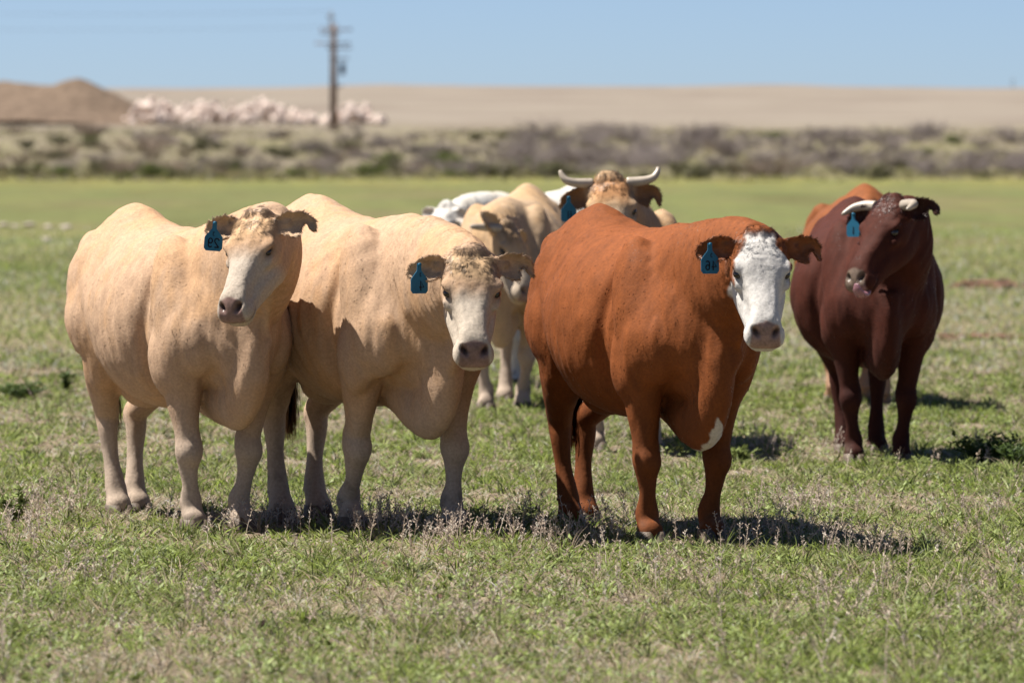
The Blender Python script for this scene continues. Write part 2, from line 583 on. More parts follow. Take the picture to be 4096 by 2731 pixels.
    def head_loft(tab, n, etop, ebot, seg=32):
        kk = crom(tab, n)
        aa = np.linspace(0, 2 * np.pi, seg, endpoint=False)
        rr = []
        for u, vt, vb, w in kk:
            c, s = np.cos(aa), np.sin(aa)
            e = np.where(s > 0, etop, ebot)
            vm, vh = (vt + vb) / 2, (vt - vb) / 2
            q = np.stack([np.full_like(aa, u), vm + vh * sgnpow(s, 2 / e), w * sgnpow(c, 2 / e)], 1) * hs
            rr.append(q @ HL.T + O)
        sp.rings(rr)
    head_loft(skull, 44, 2.6, 2.0)
    head_loft(jaw, 36, 2.0, 2.3)
    for s in (-1, 1):
        sp.blob(H(.155, -.038, .099 * s), np.array((.045, .03, .03)) * hs, HL)          # brow / orbit
        sp.blob(H(.20, -.075, .103 * s), np.array((.05, .03, .022)) * hs, HL)          # cheek crest
        sp.blob(H(.455, -.100, .056 * s), np.array((.055, .048, .034)) * hs, HL)         # lips
    # poll tuft mass
    sp.blob(H(-.012, -.022, 0), np.array((.045, .03, .075)) * hs, HL)
    # ---- neck
    P0 = np.array([.40, 0, .99]); P1 = np.array([.66, 0, 1.07 + .15 * (O[2] - 1.25)])
    P3 = H(.035, -.125, 0); P2 = P3 - fwd_h * .20 * hs + np.array([0, 0, -.05])
    tt = np.linspace(0, 1, 26)[:, None]
    path = (1 - tt) ** 3 * P0 + 3 * (1 - tt) ** 2 * tt * P1 + 3 * (1 - tt) * tt ** 2 * P2 + tt ** 3 * P3
    rv = np.interp(tt[:, 0], [0, .35, .7, 1], [.33, .285, .215, .135]); rs = np.interp(tt[:, 0], [0, .35, .7, 1], [.215, .18, .14, .098])
    upv = np.tile([0.0, 0, 1], (26, 1))
    sp.tube(np.concatenate([path, rv[:, None], rs[:, None]], 1), fwd=upv, n=26, seg=28)
    # dewlap, throat to brisket
    dl = spec.get('dewlap', 1.0)
    T0 = H(.13, -.25, 0)
    B0 = np.array([.79, 0, .70])
    md = (path[14] + np.array([.03, 0, -.27]))
    q = crom(np.stack([T0, T0 * .55 + md * .45 + np.array([0, 0, -.0]), md, (md + B0) / 2 + np.array([.035, 0, -.01]), B0]), 22)
    sp.tube(np.concatenate([q, np.full((22, 1), .060 * dl), np.interp(np.linspace(0, 1, 22), [0, .5, 1], [.032, .022, .045])[:, None]], 1), fwd=np.tile([.3, 0, -1.0], (22, 1)), n=22, seg=16)
    # ---- ears
    ear_frames = []
    for s, key in ((-1, 'ear_r'), (1, 'ear_l')):
        e = dict(up=0.0, back=.30, droop=.03, notch=False, length=.19, face=0.0)
        e.update(hd.get(key, {}))
        Wl = HL[:, 2]
        upl = np.array([0, 0, 1.0])
        fw = norm(fwd_h * (1 - abs(e['face'])) + Wl * s * e['face'])
        ax = norm(Wl * s + upl * e['up'] - fwd_h * e['back'])
        nrm = norm(fw - ax * np.dot(fw, ax)); upe = np.cross(nrm, ax)
        if upe[2] < 0: upe = -upe
        base = H(.03, -.07, .085 * s)
        fu, fl_ = (EAR_U_NOTCH, EAR_L_NOTCH) if e['notch'] else (EAR_U, EAR_L)
        ns, nt2 = 22, 9
        ss = np.linspace(0, 1, ns); ts = np.linspace(-1, 1, nt2)
        hu = np.interp(ss, *zip(*fu)); hl = np.interp(ss, *zip(*fl_))
        th_ = max(.0075, vox * 1.05)
        lay = []
        for off in (-th_, th_):
            g = np.zeros((ns, nt2, 3))
            for j, t in enumerate(ts):
                wv = np.where(t > 0, t * hu, t * hl)
                cup = .045 * t * t * np.sin(np.pi * np.clip(ss * .9 + .1, 0, 1)) ** .5
                g[:, j] = base + np.outer(ss * e['length'] * hs, ax) + np.outer(wv * hs - e['droop'] * ss ** 2, upe) + np.outer(cup + off * (1 - .2 * abs(t)), nrm)
            lay.append(g)
        verts = np.concatenate([lay[0].reshape(-1, 3), lay[1].reshape(-1, 3)])
        fa = []
        N = ns * nt2
        for i in range(ns - 1):
            for j in range(nt2 - 1):
                q4 = (i * nt2 + j, (i + 1) * nt2 + j, (i + 1) * nt2 + j + 1, i * nt2 + j + 1)
                fa.append(q4); fa.append(tuple(N + z for z in q4[::-1]))
            for j, o in ((0, 0), (nt2 - 1, 1)):
                q4 = (i * nt2 + j, N + i * nt2 + j, N + (i + 1) * nt2 + j, (i + 1) * nt2 + j)
                fa.append(q4 if o == 0 else q4[::-1])
        for j in range(nt2 - 1):
            for i, o in ((0, 1), (ns - 1, 0)):
                q4 = (i * nt2 + j, N + i * nt2 + j, N + i * nt2 + j + 1, i * nt2 + j + 1)
                fa.append(q4 if o else q4[::-1])
        sp.add(verts, fa)
        sp.tube(np.array([(*H(.04, -.09, .06 * s), .04 * hs, .035 * hs), (*(base + ax * .03), .036 * hs, .03 * hs), (*(base + ax * .07), .03 * hs, .022 * hs)]), fwd=upe, n=8, seg=12)
        ear_frames.append((base, ax, nrm, upe, e))

    # ---- fuse into one skin
    V0 = np.concatenate(sp.v) * S
    tmp = link_mesh('body', V0, sp.f)
    md_ = tmp.modifiers.new('fuse', 'REMESH')
    md_.mode = 'VOXEL'; md_.voxel_size = vox; md_.adaptivity = 0
    dg = bpy.context.evaluated_depsgraph_get()
    me = bpy.data.meshes.new_from_object(tmp.evaluated_get(dg))
    old = tmp.data
    bpy.data.objects.remove(tmp); bpy.data.meshes.remove(old)
    nv = len(me.vertices)
    co = np.empty(nv * 3, np.float32); me.vertices.foreach_get('co', co)
    P = co.reshape(-1, 3).astype(float)
    ne = len(me.edges)
    ed = np.empty(ne * 2, np.int32); me.edges.foreach_get('vertices', ed); ed = ed.reshape(-1, 2)
    I = np.concatenate([ed[:, 0], ed[:, 1]]); J = np.concatenate([ed[:, 1], ed[:, 0]])
    deg = np.maximum(np.bincount(I, minlength=nv), 1)

    def lap(X):
        return np.stack([np.bincount(I, weights=X[J, c], minlength=nv) / deg for c in range(3)], 1)

    def head_uvw(P):
        return ((P / S - O) @ HL) / hs
    q = head_uvw(P)
    jb = np.interp(q[:, 0], JU, JB)
    inhead = sstep(-.03, .03, q[:, 0]) * (1 - sstep(.14, .17, np.abs(q[:, 2]))) * sstep(-.03, .0, q[:, 1] - jb) * (q[:, 0] < .60) * (q[:, 1] < .08)
    isear = np.zeros(nv)
    for base, ax, nrm, upe, e in ear_frames:
        d = P / S - base
        isear = np.maximum(isear, sstep(.02, .06, d @ ax) * (np.abs(d @ nrm) < .09) * (np.abs(d @ upe) < .13) * (d @ ax < .25 * hs))
    wgt = .25 + .75 * sstep(.42, .66, P[:, 2] / S)
    wgt = wgt * (1 - .86 * inhead)
    wgt = wgt * (1 - .97 * isear)
    wgt = np.stack([np.bincount(I, weights=wgt[J], minlength=nv) / deg], 1)
    its = int(22 * (0.0078 / vox) ** 1.3)
    for it in range(its):
        P = P + (lap(P) - P) * wgt * .6
    me.vertices.foreach_set('co', P.astype(np.float32).ravel()); me.update()

    def normals():
        nn = np.empty(nv * 3, np.float32); me.vertices.foreach_get('normal', nn)
        return nn.reshape(-1, 3).astype(float)
    N = normals()
    L = P / S
    x, y, z = L[:, 0], L[:, 1], L[:, 2]
    q = head_uvw(P)
    u, v, w = q[:, 0], q[:, 1], q[:, 2]
    hm = inhead * (1 - isear)
    # ---- body relief: ribs, muscle, folds
    disp = np.zeros(nv)
    bodym = (1 - inhead) * (1 - isear)
    seed = spec.get('seed', 1)
    disp += bodym * .013 * fbm(L, 4.5, seed, 3) * sstep(.5, .7, z)
    disp += bodym * .0042 * fbm(L, (24, 24, 8), seed + 3, 2) * sstep(.45, .6, z)
    side = sstep(.3, .8, np.abs(N[:, 1])) * bodym
    disp += side * .005 * np.sin((x + .18 * (z - 1)) * 2 * np.pi / .085) * np.exp(-((x + .02) / .24) ** 2) * np.exp(-((z - .92) / .22) ** 2) * spec.get('ribs', 1.0)
    crease = np.exp(-((x - (.275 + .12 * (z - .9))) / .030) ** 2) * side * sstep(.55, .7, z) * (1 - sstep(1.15, 1.3, z))
    disp -= .022 * crease
    flank = np.exp(-((x + .33 - .25 * (z - 1.1)) / .07) ** 2 - ((z - 1.13) / .09) ** 2) * (1 - sstep(.6, .95, N[:, 2])) * bodym
    disp -= .012 * flank
    fold2 = np.exp(-((x + .36 + .35 * (z - .75)) / .03) ** 2) * side * (1 - sstep(.8, 1.0, z)) * sstep(.5, .6, z)
    disp -= .014 * fold2
    # elbow / chest pocket, neck folds
    neckm = sstep(.55, .72, x) * bodym * sstep(.72, .9, z)
    ph = (x * 1.0 + .45 * z) * 2 * np.pi / .045 + 5.5 * fbm(L, 5, seed + 9, 2)
    disp += neckm * .0030 * np.sin(ph) * spec.get('folds', 1.0) * (.5 + .5 * vnoise(L, 7, seed + 4))
    disp -= .020 * bodym * np.exp(-((x - .70) / .07) ** 2 - ((np.abs(y) - .115) / .03) ** 2 - ((z - .68) / .12) ** 2)
    # leg tendons
    legm = (1 - sstep(.42, .55, z)) * bodym
    disp += legm * .0042 * fbm(L, (25, 25, 8), seed + 6, 2)
    # ---- face
    eyev, eyeu, eyew = -.047, .180, .116
    closed = hd.get('closed', 0.0)
    for s in (-1, 1):
        g = hm * gauss((u - eyeu, .034), (v - eyev, .019)) * (w * s > .05)
        disp -= g * .015 * (1 - .5 * closed)
        lid = hm * gauss((u - eyeu + .026, .028), (v - eyev - .016, .012)) * (w * s > .05)
        disp += lid * .010
        disp += hm * gauss((u - eyeu - .03, .028), (v - eyev + .02, .012)) * (w * s > .05) * .005
        disp -= hm * gauss((u - .25, .04), (v + .055, .02)) * (w * s > .03) * .008
    # mouth line
    mo = hm * np.exp(-((v + .120 - .10 * np.clip(.46 - u, 0, .2)) / .007) ** 2) * sstep(.385, .43, u)
    disp -= mo * .010
    disp += hm * .0045 * fbm(q, (18, 34, 34), seed + 20, 3) * (u < .44)
    disp += hm * .002 * fbm(q, (60, 25, 16), seed + 21, 2) * np.exp(-((u - .12) / .06) ** 2) * sstep(-.07, -.03, v)
    # curly relief on the poll
    pol = sstep(-.06, -.03, u) * (1 - isear) * (1 - sstep(.02, .19, u)) * sstep(-.10, -.02, v) * (1 - sstep(.10, .14, np.abs(w))) * (v < .08)
    disp += pol * .0035 * fbm(q, (30, 30, 46), seed + 25, 2)
    P = P + N * (disp * S)[:, None]
    # nostrils pushed in along the muzzle
    q = head_uvw(P); u, v, w = q[:, 0], q[:, 1], q[:, 2]
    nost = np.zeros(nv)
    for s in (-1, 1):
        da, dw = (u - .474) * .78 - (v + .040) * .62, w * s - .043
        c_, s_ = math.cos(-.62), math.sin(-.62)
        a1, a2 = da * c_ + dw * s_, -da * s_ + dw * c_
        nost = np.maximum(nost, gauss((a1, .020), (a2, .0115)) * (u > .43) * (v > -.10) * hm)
    P = P - np.outer(nost * .036 * hs * S, HL[:, 0] * .6 + HL[:, 1] * .7)
    me.vertices.foreach_set('co', P.astype(np.float32).ravel()); me.update()
    me.polygons.foreach_set('use_smooth', [True] * len(me.polygons))
    N = normals()
    L = P / S

    # ---- colour
    inner = np.zeros(nv)
    for base, ax, nrm, upe, e in ear_frames:
        near = np.linalg.norm(L - base, axis=1) < .27
        inner = np.maximum(inner, near * sstep(.0, .45, N @ nrm))
    ctx = dict(L=L, N=N, q=q, hm=hm, ear=isear * inner, seed=seed)
    colr = spec['coat'](ctx) * K_ALB
    pad = hm * sstep(.428, .440, u - .25 * np.abs(w) + .003 * vnoise(q, 60, seed)) * sstep(-.112, -.102, v) * (1 - sstep(.055, .066, np.abs(w) - .15 * (u - .47)))
    pad = np.maximum(pad, nost > .3)
    padc = np.array(spec.get('nose', (.30, .19, .16))) * K_ALB
    padn = fbm(q, 60, seed + 40, 2)[:, None]
    colr = colr * (1 - pad[:, None]) + pad[:, None] * padc * (1 + .35 * padn)
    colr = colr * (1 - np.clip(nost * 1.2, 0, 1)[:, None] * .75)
    eyed = np.zeros(nv)
    for s in (-1, 1):
        eyed = np.maximum(eyed, hm * gauss((u - eyeu, .028), (v - eyev, .012)) * (w * s > .05))
    colr = colr * (1 - (np.clip(eyed * 1.4, 0, 1) * .75)[:, None])
    mo2 = hm * np.exp(-((v + .120 - .10 * np.clip(.46 - u, 0, .2)) / .0055) ** 2) * sstep(.40, .44, u)
    colr = colr * (1 - .6 * mo2[:, None])
    colr = np.clip(colr, .004, .9)
    ca = me.attributes.new('coat_colour', 'FLOAT_COLOR', 'POINT')
    ca.data.foreach_set('color', np.concatenate([colr, np.ones((nv, 1))], 1).astype(np.float32).ravel())
    wa = me.attributes.new('moist', 'FLOAT', 'POINT')
    wa.data.foreach_set('value', pad.astype(np.float32))
    me.materials.clear(); me.materials.append(MAT_SKIN)
    body = bpy.data.objects.new('body', me)
    COL.objects.link(body); body.parent = root
    me.name = 'body'

    # ---- coat of short hair
    nh = spec.get('hairs', 190000) 
    if nh:
        npoly = len(me.polygons)
        fv = np.empty(len(me.loops), np.int32); me.loops.foreach_get('vertex_index', fv)
        ls = np.empty(npoly, np.int32); me.polygons.foreach_get('loop_start', ls)
        lt = np.empty(npoly, np.int32); me.polygons.foreach_get('loop_total', lt)
        ok = lt == 4
        ls = ls[ok]
        Q = np.stack([fv[ls], fv[ls + 1], fv[ls + 2], fv[ls + 3]], 1)
        cen = P[Q].mean(1)
        area = np.linalg.norm(np.cross(P[Q[:, 2]] - P[Q[:, 0]], P[Q[:, 3]] - P[Q[:, 1]]), axis=1) * .5
        dens = np.ones(len(Q))
        qf = q[Q[:, 0]]
        hf = hm[Q[:, 0]]; ef = isear[Q[:, 0]]
        polf = pol[Q[:, 0]]
        dens *= 1 + 1.6 * hf + 1.6 * ef + 1.6 * polf
        dens *= 1 - np.clip(pad[Q[:, 0]] * 1.3 + nost[Q[:, 0]] * 2 + eyed[Q[:, 0]] * 1.3, 0, 1)
        dens *= (cen[:, 2] / S > .045)
        pr = area * dens
        pr /= pr.sum()
        rg = np.random.default_rng(seed)
        pick = rg.choice(len(Q), nh, p=pr)
        b = rg.random((nh, 2))
        w4 = np.stack([(1 - b[:, 0]) * (1 - b[:, 1]), b[:, 0] * (1 - b[:, 1]), b[:, 0] * b[:, 1], (1 - b[:, 0]) * b[:, 1]], 1)
        qi = Q[pick]

        def lerp(A):
            return np.sum(A[qi] * (w4[:, :, None] if A.ndim == 2 else w4), axis=1)
        rp, rn, rc = lerp(P), norm(lerp(N)), lerp(colr)
        rq = head_uvw(rp)
        rh, re, rpo = lerp(hm), lerp(isear), lerp(pol)
        rl_ = rp / S
        # flow direction
        flow = np.tile(np.array([-.75, 0, -.65]), (nh, 1))
        flow[:, 2] -= .9 * (1 - sstep(.6, .8, rl_[:, 2]))
        flow[:, 0] += .55 * sstep(.5, .75, rl_[:, 0])
        wh = (rq - np.array([.125, 0, .0]))
        wh[:, 1] *= .2
        wh = norm(wh + np.array([.02, 0, 0]))
        lock = np.stack([np.full(nh, .8), np.zeros(nh), rq[:, 2] * 7], 1)
        wh = wh * (1 - rpo[:, None]) + norm(lock) * rpo[:, None]
        hflow = wh @ HL.T
        flow = flow * (1 - rh[:, None]) + hflow * rh[:, None] * 1.0
        for base, ax, nrm, upe, e in ear_frames:
            d = rl_ - base
            near = (re > .3) & (np.linalg.norm(d, axis=1) < .3)
            edge = np.clip((d @ upe) / .06, -1, 1)
            ef_ = norm(ax[None] * .7 + upe[None] * edge[:, None] * .9 + nrm[None] * .25)
            flow[near] = ef_[near]
        wob = np.stack([fbm(rl_, 9, seed + 50 + c, 3) for c in range(3)], 1)
        wob2 = np.stack([vnoise(rl_, 38, seed + 60 + c) for c in range(3)], 1)
        shag = spec.get('shag', 1.0)
        flow = flow + wob * .40 * (1 + 1.5 * rpo[:, None]) + wob2 * (.34 * shag + .85 * rpo[:, None]) + rg.normal(0, .11, (nh, 3))
        flow = norm(flow - rn * np.sum(flow * rn, axis=1, keepdims=True))
        ln = .0095 + .003 * rg.random(nh)
        ln = ln * (1 - .30 * rh) + .004 * re + .020 * rpo * rg.random(nh) ** 1.3 * spec.get('tuft', 1.0)
        ln *= 1 - .35 * (1 - sstep(.3, .5, rl_[:, 2]))
        ln = ln * (1 + .25 * rg.normal(0, 1, nh).clip(-2, 2)) * S
        lift = (.035 + .03 * rg.random(nh) + .20 * (rg.random(nh) < .03) + .18 * rpo * rg.random(nh) + .14 * re)[:, None]
        curl = np.cross(flow, rn) * (rpo * rg.normal(0, .5, nh) + .12 * rg.normal(0, 1, nh))[:, None]
        p0 = rp - rn * .0015
        p1 = p0 + (flow * (1 - .4 * lift) + rn * lift * 1.25) * (ln * .5)[:, None]
        p2 = p1 + (flow + rn * lift * .25 + curl) * (ln * .55)[:, None]
        pos_ = np.stack([p0, p1, p2], 1)
        hw = spec.get('hairw', .00085)
        rad = np.stack([np.full(nh, hw), np.full(nh, hw * .85), np.full(nh, hw * .2)], 1)
        per = np.cross(flow, rn)
        fl_a = rl_ @ np.array([.75, 0, .66]); fl_b = rl_ @ np.array([.66, 0, -.75])
        lk = np.stack([fl_b * 62 + rl_[:, 1] * 30, fl_a * 15, rl_[:, 1] * 40], 1)
        lk = vnoise(lk, 1.0, seed + 90) + .6 * vnoise(lk * 2.1, 1.0, seed + 91)
        val = (1 + .10 * rg.normal(0, 1, nh) + .08 * vnoise(rl_, (50, 50, 50), seed + 80) + .09 * lk)[:, None]
        cc = np.clip(rc * val, .003, .92)
        nn = norm(rn + flow * (.15 + .24 * lk[:, None]) + per * (.48 * lk)[:, None] + rg.normal(0, .06, (nh, 3)))
        strands('coat', pos_, rad, cc, nn, MAT_HAIR, body)
    # tail switch
    nt_s = 500
    rg = np.random.default_rng(seed + 5)
    tb = np.array([-.92, .03, .66]) + np.stack([rg.normal(0, .012, nt_s), rg.normal(0, .012, nt_s), rg.uniform(-.06, .10, nt_s)], 1)
    sw = [tb]
    dr = np.stack([rg.normal(0, .035, nt_s), rg.normal(0, .035, nt_s), np.full(nt_s, -1.0)], 1)
    for i in range(4):
        sw.append(sw[-1] + norm(dr + rg.normal(0, .05, (nt_s, 3))) * rg.uniform(.05, .085, (nt_s, 1)))
    sw = np.stack(sw, 1) * S
    tc_ = np.clip(np.array(spec.get('tail', (.30, .16, .08)))[None] * (1 + .25 * rg.normal(0, 1, (nt_s, 1))), .004, .9)
    tn = norm(np.stack([-np.ones(nt_s), rg.normal(0, .6, nt_s), rg.normal(0, .3, nt_s)], 1))
    strands('tail_switch', sw, np.tile([.0014, .0014, .0013, .001, .0004], (nt_s, 1)), tc_, tn, MAT_HAIR, body)

    # ---- hooves: two claws each
    for hx, hy in hoof_frames:
        hp = Soup()
        for s in (-1, 1):
            rr = []
            for zz, fx, bx, wd in ((.062, .052, -.045, .030), (.045, .062, -.048, .032), (.02, .082, -.05, .034), (-.005, .092, -.05, .035)):
                aa = np.linspace(0, 2 * np.pi, 14, endpoint=False)
                cx_, rx = (fx + bx) / 2, (fx - bx) / 2
                rr.append(np.stack([hx + cx_ + rx * sgnpow(np.cos(aa), .8), hy + s * .031 + wd * .9 * sgnpow(np.sin(aa), .8) - s * .006 * (np.cos(aa) > .5), np.full(14, zz)], 1) * S)
            hp.rings(rr)
        hv = np.concatenate(hp.v)
        link_mesh('hoof', hv, hp.f, MAT_HOOF, root)
    # ---- eyes
    for s in (-1, 1):
        ep = Soup()
        c = H(eyeu, eyev - .001, (eyew - .012) * s)
        r = .0205 * hs * (1 - .16 * closed)
        ep.blob(c * S, np.array((r * 1.08, r * .92, r)) * S, HL, 18)
        link_mesh('eye', np.concatenate(ep.v), ep.f, MAT_EYE, root)
    # ---- horns
    for horn in hd.get('horns', []):
        hp = Soup()
        pts = np.array([(*H(*p_[:3]), p_[3], p_[3]) for p_ in horn])
        hp.tube(pts, fwd=HL[:, 0], n=22, seg=16)
        ho = link_mesh('horn', np.concatenate(hp.v) * S, hp.f, MAT_HORN, root)
    # ---- tongue
    if hd.get('tongue'):
        hp = Soup()
        pts = np.array([(*H(*p_[:3]), p_[3], p_[4]) for p_ in hd['tongue']])
        hp.tube(pts, fwd=HL[:, 2], n=18, seg=16)
        link_mesh('tongue', np.concatenate(hp.v) * S, hp.f, MAT_TONGUE, root)
    # ---- ear tag hanging from the cow's right ear
    if spec.get('tag'):
        base, ax, nrm, upe, e = ear_frames[0]
        tg = spec['tag']
        Lr = R.T
        right = Lr @ np.array(norm([math.cos(tg.get('turn', 0)), math.sin(tg.get('turn', 0)), 0])); dn = np.array([0, 0, -1.0])
        til = tg.get('tilt', 0)
        right, dn = right * math.cos(til) + dn * math.sin(til), -right * math.sin(til) + dn * math.cos(til)
        nr = np.cross(right, dn); nr = nr if np.dot(nr, nrm) > 0 else -nr
        c = base + ax * tg.get('along', .115) * hs + nrm * tg.get('out', .058) + upe * .012
        out = [(-.009, 0), (.009, 0), (.010, .030), (.036, .062), (.039, .070), (.039, .112), (.030, .124), (-.030, .124), (-.039, .112), (-.039, .070), (-.036, .062), (-.010, .030)]
        out = [(a_ * tg.get('size', 1), b_ * tg.get('size', 1)) for a_, b_ in out]
        m_ = len(out)
        vv = [(c + right * a_ + dn * b_ + nr * (.002 + .02 * b_)) * S for a_, b_ in out] + [(c + right * a_ + dn * b_ + nr * (-.001 + .02 * b_)) * S for a_, b_ in out]
        ff = [tuple(range(m_)), tuple(range(2 * m_ - 1, m_ - 1, -1))] + [(i, m_ + i, m_ + (i + 1) % m_, (i + 1) % m_) for i in range(m_)]
        to = link_mesh('ear_tag', vv, ff, MAT_TAG, root, smooth=False)
        sz = tg.get('size', 1)
        bt = Soup()
        bt.blob((c + dn * .006 + nr * .006) * S, np.array((.008, .008, .005)) * S, np.stack([right, dn, nr], 1), 12)
        link_mesh('stud', np.concatenate(bt.v), bt.f, MAT_TAG, to)
        for (ox, oy, sc, poly) in tg.get('ink', []):
            vs, fs = [], []
            hwid = .0054 * min(1.0, sc * 1.3)
            pl = np.array([(ox + px_ * sc, oy + py_ * sc) for px_, py_ in poly]) * .001 * 1.0
            tg_ = norm(np.gradient(pl, axis=0)); pn = np.stack([-tg_[:, 1], tg_[:, 0]], 1)
            for (a_, b_), (n1, n2) in zip(pl, pn):
                for sg in (-1, 1):
                    aa, bb = (a_ + sg * n1 * hwid * .5) * sz, (b_ + sg * n2 * hwid * .5) * sz
                    vs.append((c + right * aa + dn * bb + nr * (.0032 + .02 * bb)) * S)
            for i in range(len(pl) - 1):
                fs.append((2 * i, 2 * i + 1, 2 * i + 3, 2 * i + 2))
            link_mesh('number', vs, fs, MAT_INK, to, smooth=False)
    return root


# mirrored numerals as pen strokes; x right, y down, millimetres in a box about 20 x 34
def arc(cx, cy, rx, ry, a0, a1, n=14):
    return [(cx + rx * math.cos(math.radians(t)), cy + ry * math.sin(math.radians(t))) for t in np.linspace(a0, a1, n)]


D2 = arc(10, 8, 9, 8, 0, -190 + 0, 12)[::1]
D2 = arc(10, 9, 8, 8, 0, -150, 10)
D2 = [(19, 9)] + arc(11, 9, 8, 8, 0, -160, 12) + [(4, 13), (16, 33), (2, 33)]
D2 = [(19, 8)] + arc(11, 9, 8, 8, -5, -175, 12) + [(4, 14), (18, 32), (19, 33), (3, 33)]
D9 = arc(10, 10, 7, 9, 180, -180, 18) + [(3, 12), (3, 24)] + arc(10, 25, 7, 8, 180, 30, 8)
D4 = [(8, 34), (8, 0), (20, 22), (2, 22)]
D6 = arc(10, 24, 7, 9, 0, 360, 18) + [(17, 22), (17, 10)] + arc(10, 9, 7, 8, 0, -150, 8)
D1 = [(10, 0), (10, 34)]
D3 = arc(9, 9, 7, 8, -20, -200, 8) + arc(9, 25, 7, 9, 160, 20, 8)


# ---- coats
def coat_cream(face, tuft_c, base=(.605, .40, .258), pale=(.64, .50, .385), ear_c=(.66, .44, .27)):
    def f(c):
        L, N, q, hm, ear, sd = c['L'], c['N'], c['q'], c['hm'], c['ear'], c['seed']
        u, v, w = q.T
        n = fbm(L, 5, sd + 100, 3)[:, None]
        n2 = fbm(L, (30, 30, 12), sd + 101, 2)[:, None]
        st = fbm(L, (34, 34, 9), sd + 102, 3)[:, None]
        wm_ = sstep(-.2, .55, n + .5 * st)
        col = np.tile(np.array(base), (len(L), 1)) * (1 + .10 * n + .12 * n2 + .12 * st)
        col = col * (1 - wm_ * np.array((.03, .10, .22)))
        leg = (1 - sstep(.30, .62, L[:, 2]))[:, None] * (1 - hm[:, None])
        col = col * (1 - leg) + np.array(pale) * (.9 + .1 * n) * leg
        mud = (sstep(.1, .5, fbm(L, 16, sd + 104, 3)) * (1 - sstep(.1, .35, L[:, 2])))[:, None] * (1 - hm[:, None])
        col = col * (1 - .45 * mud)
        # face: pale bridge and muzzle, tan poll
        br = hm * sstep(.16, .26, u + .04 * n[:, 0])
        col = col * (1 - br[:, None]) + np.array(face) * br[:, None]
        tu = hm * (1 - sstep(.10, .19, u + .03 * n2[:, 0])) * (1 - sstep(.075, .105, np.abs(w)))
        col = col * (1 - tu[:, None]) + np.array(tuft_c) * (1 + .3 * n2) * tu[:, None]
        col = col * (1 - ear[:, None]) + np.array(ear_c) * (1 + .25 * n2) * ear[:, None]
        return col
    return f


def coat_red(base, white=True, legs=None, ear_c=None, dark=.25):
    def f(c):
        L, N, q, hm, ear, sd = c['L'], c['N'], c['q'], c['hm'], c['ear'], c['seed']
        u, v, w = q.T
        n = fbm(L, 4, sd + 100, 3)[:, None]
        n2 = fbm(L, (30, 30, 12), sd + 101, 2)[:, None]
        st = fbm(L, (34, 34, 9), sd + 102, 3)[:, None]
        col = np.tile(np.array(base), (len(L), 1)) * (1 + .20 * n + .14 * n2 + .18 * st)
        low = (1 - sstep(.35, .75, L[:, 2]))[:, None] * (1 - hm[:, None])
        col = col * (1 - dark * low)  # coat colour darkened low down, painting in the shade under the body
        mud = (sstep(.0, .5, fbm(L, 18, sd + 104, 3)) * (1 - sstep(.07, .14, L[:, 2])))[:, None]
        col = col * (1 - .6 * mud) + np.array((.22, .17, .13)) * .6 * mud
        col = col * (1 - ear[:, None]) + np.array(ear_c or tuple(b * .5 for b in base)) * (1 + .3 * n2) * ear[:, None]
        if white:
            lim = .070 + .05 * sstep(.05, .13, u) + .012 * n2[:, 0] + .012 * n[:, 0]
            wm = hm * (1 - sstep(-.006, .006, np.abs(w) - lim)) * sstep(-.02, .0, u + .01 * n2[:, 0])
            wm2 = hm * sstep(.12, .15, u) * sstep(-.19, -.175, v + .05 * (u - .2)) * (1 - sstep(.114, .120, np.abs(w)))
            wm = np.clip(np.maximum(wm, wm2), 0, 1)[:, None] * (1 - ear[:, None])
            wc = np.array((.74, .70, .65)) * (1 + .08 * n2)
            col = col * (1 - wm) + wc * wm
            # white patch on the brisket
            x, y, z = L.T
            ed = np.minimum(y + .014, -.025 + .70 * (.565 - z) - y) + .016 * n2[:, 0] + .010 * n[:, 0]
            bm = (sstep(-.004, .004, ed) * (x > .55))[:, None] * (1 - hm[:, None])
            col = col * (1 - bm) + np.array((.74, .69, .63)) * bm
        if legs:
            lm = (1 - sstep(.2, .3, L[:, 2] + .05 * n[:, 0]))[:, None]
            col = col * (1 - lm) + np.array(legs) * lm
        return col
    return f


def loc(spec_pos, yaw, S, px, py):
    """hoof seen at a picture point -> cow-local x, y"""
    g = ground_point(px, py)
    ya = math.radians(yaw)
    d = g[:2] - np.array(spec_pos)
    hh = np.array([math.sin(ya), -math.cos(ya)]); ll = np.array([math.cos(ya), math.sin(ya)])
    return (float(d @ hh) / S, float(d @ ll) / S)


STD = dict(fr=(.45, -.17), fl=(.45, .17), hr=(-.68, -.16), hl=(-.68, .16))

COWS = []
# 29: cream cow on the left, head turned, eyes half shut
COWS.append(dict(label='cream cow at far left, eyes nearly shut, blue ear tag numbered 29', pos=(-1.455, 25.0), yaw=25, scale=1.0, seed=11, brisket=.045,
    hooves=dict(fr=(.49, -.145), fl=(.44, .10), hr=(-.60, -.07), hl=(-.72, .07)),
    head=dict(poll=px_point(1018, 852, 23.95), yaw=-28, pitch=57, roll=-4, closed=.8, ear_r=dict(up=.16, back=-.12), ear_l=dict(up=.22, notch=True, back=.25)),
    coat=coat_cream((.60, .50, .40), (.70, .44, .24)), tag=dict(along=.12, tilt=.08, size=1.0, ink=[(-24, 70, 1.15, D9), (2, 70, 1.15, D2), (-5, 44, .45, D3)])))
